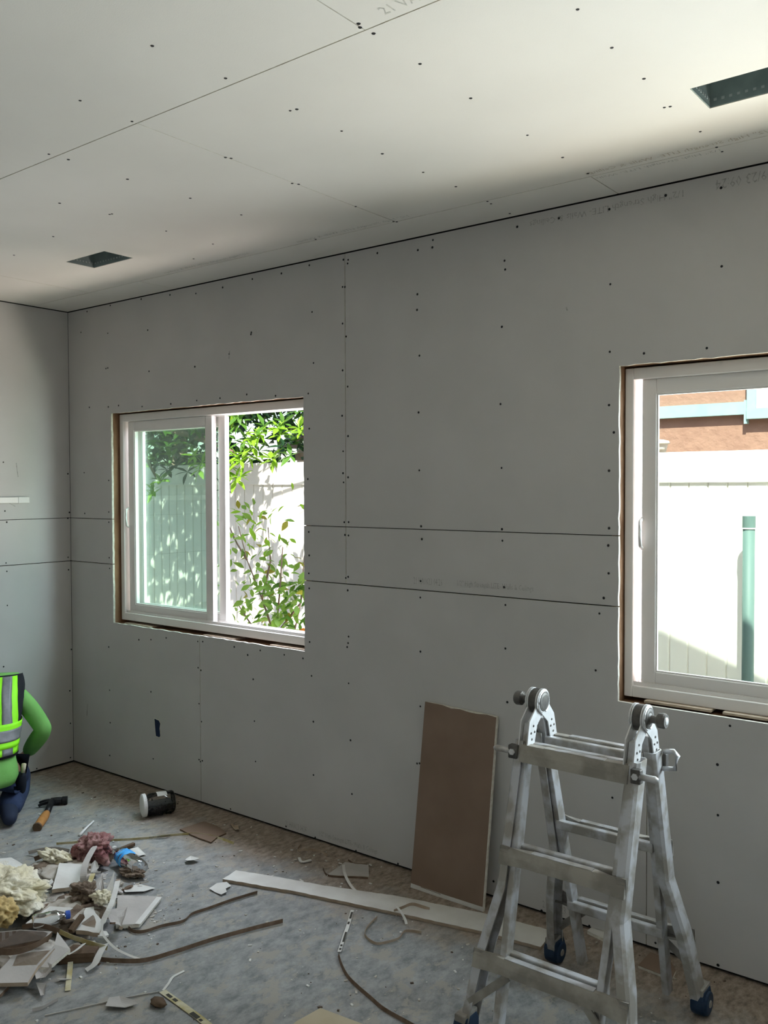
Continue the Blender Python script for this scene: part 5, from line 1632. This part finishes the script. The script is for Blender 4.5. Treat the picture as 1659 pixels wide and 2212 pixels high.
pel, sp1, che, nek = PP(0, 0, .27), PP(.05, 0, .42), PP(.12, 0, .57), PP(.18, 0, .69)
hd0, hd1 = PP(.23, -.02, .745), PP(.30, -.05, .82)
shr, shl = PP(.15, .165, .605), PP(.15, -.165, .605)
elr, ell = PP(.10, .305, .405), PP(.16, -.30, .42)
wrr, wrl = PP(.29, .215, .235), PP(.38, -.14, .30)
hpr, hpl = PP(.01, .095, .24), PP(.01, -.095, .24)
knr, knl = PP(.40, .17, .075), PP(.40, -.15, .075)
anr, anl = PP(.0, .12, .065), PP(.0, -.12, .065)
tor, tol = PP(-.15, .13, .04), PP(-.15, -.13, .04)


def arm(sh, el, wr, side):
    hv = (wr - el).normalized()
    palm = wr + hv * .055
    out = [[(che, .10), (sh, .044), (el, .034), (wr, .026), (palm, (.036, .018))]]
    across = hv.cross(Vector((0, 0, 1))).normalized()
    dn = across.cross(hv).normalized()
    for j, ln in enumerate((.062, .072, .068, .052)):
        o0 = palm + across * (j - 1.5) * .018 + hv * .026
        k1 = o0 + hv * ln * .5 + dn * -.010
        k2 = k1 + hv * ln * .35 + dn * -.026
        out.append([(palm, (.036, .018)), (o0, .0092), (k1, .0085), (k2, .0075)])
    th0 = wr + hv * .030 + across * side * .030
    out.append([(palm, (.036, .018)), (th0, .011), (th0 + hv * .032 + across * side * .018 - dn * .012, .0095), (th0 + hv * .055 + across * side * .016 - dn * .022, .008)])
    return out


ch = [[(pel, (.11, .09)), (sp1, (.125, .09)), (che, .10), (nek, .055), (hd0, (.070, .080)), (hd1, (.078, .092)), (PP(.33, -.065, .88), (.058, .066))],
      [(pel, (.11, .09)), (hpr, .085), (knr, .058), (anr, .038), (tor, .030)], [(pel, (.11, .09)), (hpl, .085), (knl, .058), (anl, .038), (tol, .030)],
      [(hd0, (.070, .080)), (PP(.36, -.05, .775), .014)]] + arm(shr, elr, wrr, -1) + arm(shl, ell, wrl, 1)
skin('body', 'skin', ch, PER)
for q in (-1, 1):
    MB().lathe(PP(.368, -.05 + q * .032, .812), PF, [(0, .013), (.008, .012), (.012, .006)], 12).build('eye', M['eye'], PER, smooth=True)
    MB().tube([PP(.275, -.05 + q * .080, .77), PP(.265, -.05 + q * .092, .80), PP(.28, -.05 + q * .088, .825)], [.008, .011, .008], 8).build('ear', M['skin'], PER, smooth=True)
MB().tube([PP(.363, -.072, .757), PP(.368, -.05, .754), PP(.363, -.028, .757)], .006, 8).build('mouth', M['wool_pink'], PER, smooth=True)
hair = []
for i in range(9):
    f_ = i / 8
    an = f_ * math.pi / 2
    c = PP(.292 + .03 * f_, -.05, .815 + .092 * math.sin(an))
    rr = .099 * math.cos(an) + .004
    hair.append([c + PF * rr * math.cos(t_) * 1.06 + PR * rr * .93 * math.sin(t_) for t_ in [2 * math.pi * j / 20 for j in range(20)]])
MB().rings(hair).build('hair', M['hair'], PER, smooth=True)

# trousers, boots
skin('jeans', 'jeans', [[(PP(0, 0, .29), (.15, .125)), (PP(.0, .02, .22), (.15, .12)), (hpr, .105), (PP(.2, .15, .16), .088), (knr, .070), (PP(.2, .165, .075), .070), (PP(.02, .145, .072), .066), (PP(-.10, .14, .062), .058)],
                        [(PP(.0, .02, .22), (.15, .12)), (hpl, .105), (PP(.2, -.13, .16), .088), (knl, .070), (PP(.2, -.145, .075), .070), (PP(.02, -.135, .072), .066), (PP(-.10, -.135, .062), .058)]], PER)
for q in (1, -1):
    r0 = .125 * q
    skin('boot', 'boot', [[(PP(.03, r0, .062), .050), (PP(-.05, r0 * 1.05, .056), .050), (PP(-.13, r0 * 1.1, .045), .042), (PP(-.19, r0 * 1.1, .036), .030)]], PER)


def torso(u, v, off=0.0):
    """surface of the upper body: u angle (0 = right, 90 = back), v from 0 hem to 1 shoulder"""
    z = .30 + .40 * v
    fwd_ = .02 + .15 * v + .02 * v * v
    a_ = [.172, .168, .172, .182, .196, .205, .200, .165][min(7, int(v * 7))]
    i = min(6, int(v * 7))
    w = v * 7 - i
    A_ = [.172, .168, .172, .182, .194, .204, .206, .192]
    B2 = [.138, .128, .122, .122, .124, .120, .098, .045]
    aa = A_[i] * (1 - w) + A_[i + 1] * w + off
    bb = B2[i] * (1 - w) + B2[i + 1] * w + off
    wr_ = .004 * noise.noise(Vector((u * 3, v * 7, 1.0)))
    cu, su = math.cos(u), math.sin(u)
    ex = .8
    return PP(fwd_ - (bb + wr_) * math.copysign(abs(su) ** ex, su), (aa + wr_) * math.copysign(abs(cu) ** ex, cu), z)


rings = []
for i in range(17):
    v = -.28 + 1.28 * i / 16
    if v < 0:
        k = v / -.28
        ring = [torso(2 * math.pi * j / 36, 0, -.006 + .014 * math.sin(k * 2.4) - .03 * max(0, k - .75) * 4 * .3) - Vector((0, 0, .112 * k)) - PF * .03 * math.sin(k * 1.5) for j in range(36)]
    else:
        ring = [torso(2 * math.pi * j / 36, v, -.008) for j in range(36)]
    rings.append(ring)
fix_normals(MB().rings(rings).build('shirt_body', M['shirt'], PER, smooth=True))
for sh, el, wr, q in ((shr, elr, wrr, 1), (shl, ell, wrl, -1)):
    s0 = sh.lerp(PP(.13, 0, .62), .35)
    md_ = sh.lerp(el, .5) + PR * q * .012
    skin('sleeve', 'shirt', [[(s0, .052), (sh, .056), (md_, .052), (el.lerp(md_, .2), .050), (el, .046), (el.lerp(wr, .2), .050), (el.lerp(wr, .6), .046), (el.lerp(wr, .93), .036)]], PER)


def patch(name, m, u0, u1, v0, v1, off, parent, nu=14, nv=14, lateral=False, th=.0022):
    grid = []
    for i in range(nv + 1):
        v = v0 + (v1 - v0) * i / nv
        row = []
        for j in range(nu + 1):
            s_ = j / nu
            if lateral:
                r_ = u0 + (u1 - u0) * s_
                i7 = min(6, int(v * 7))
                w = v * 7 - i7
                A_ = [.172, .168, .172, .182, .194, .204, .206, .192]
                aa = A_[i7] * (1 - w) + A_[i7 + 1] * w
                cc = max(-1, min(1, r_ / aa))
                u = math.acos(math.copysign(abs(cc) ** (1 / .8), cc))
            else:
                u = u0 + (u1 - u0) * s_
            row.append(u)
        grid.append([(torso(u, v, off), torso(u, v, off - th)) for u in row])
    mb = MB()
    W_ = nu + 1
    for layer in (0, 1):
        for row in grid:
            mb.v += [tuple(c[layer]) for c in row]
    N = W_ * (nv + 1)
    for i in range(nv):
        for j in range(nu):
            k = i * W_ + j
            mb.face([k, k + 1, k + W_ + 1, k + W_])
            mb.face([N + k, N + k + W_, N + k + W_ + 1, N + k + 1])
    for i in range(nv):
        for j in (0, nu):
            k = i * W_ + j
            mb.face([k, k + W_, N + k + W_, N + k])
    for j in range(nu):
        for i in (0, nv):
            k = i * W_ + j
            mb.face([k, N + k, N + k + 1, k + 1])
    return fix_normals(mb.build(name, M[m], parent, smooth=True))


vest = patch('vest', 'vest', math.radians(4), math.radians(176), .06, .999, .010, PER, 30, 20)
patch('vest_side', 'vest', math.radians(-60), math.radians(5), .06, .50, .010, vest, 10, 12)
patch('vest_side', 'vest', math.radians(175), math.radians(240), .06, .50, .010, vest, 10, 12)
for q in (1, -1):
    for (r0, r1, m_, of) in ((.066, .106, 'lime', .0128), (.098, .142, 'reflective', .0150), (.136, .168, 'lime', .0128)):
        a0, a1 = (r0, r1) if q > 0 else (-r1, -r0)
        patch('vertical_stripe', m_, a0, a1, .09, .985, of, vest, 4, 22, True)
patch('waist_band', 'lime', math.radians(2), math.radians(178), .17, .455, .0165, vest, 30, 8)
patch('waist_band', 'lime', math.radians(-55), math.radians(3), .17, .455, .0165, vest, 10, 8)
patch('waist_reflector', 'reflective', math.radians(2), math.radians(178), .245, .38, .0190, vest, 30, 6)
patch('waist_reflector', 'reflective', math.radians(-55), math.radians(3), .245, .38, .0190, vest, 10, 6)
pch = skin('tool_pouch', 'pouch', [[(PP(.02, .185, .22), .030), (PP(.03, .19, .15), .028), (PP(.04, .19, .10), .020)]], PER)
MB().tube([PP(.0, .20, .22), PP(-.005, .205, .265)], [.010, .012], 8).build('tool_handle', M['yellow_paper'], pch, smooth=True)
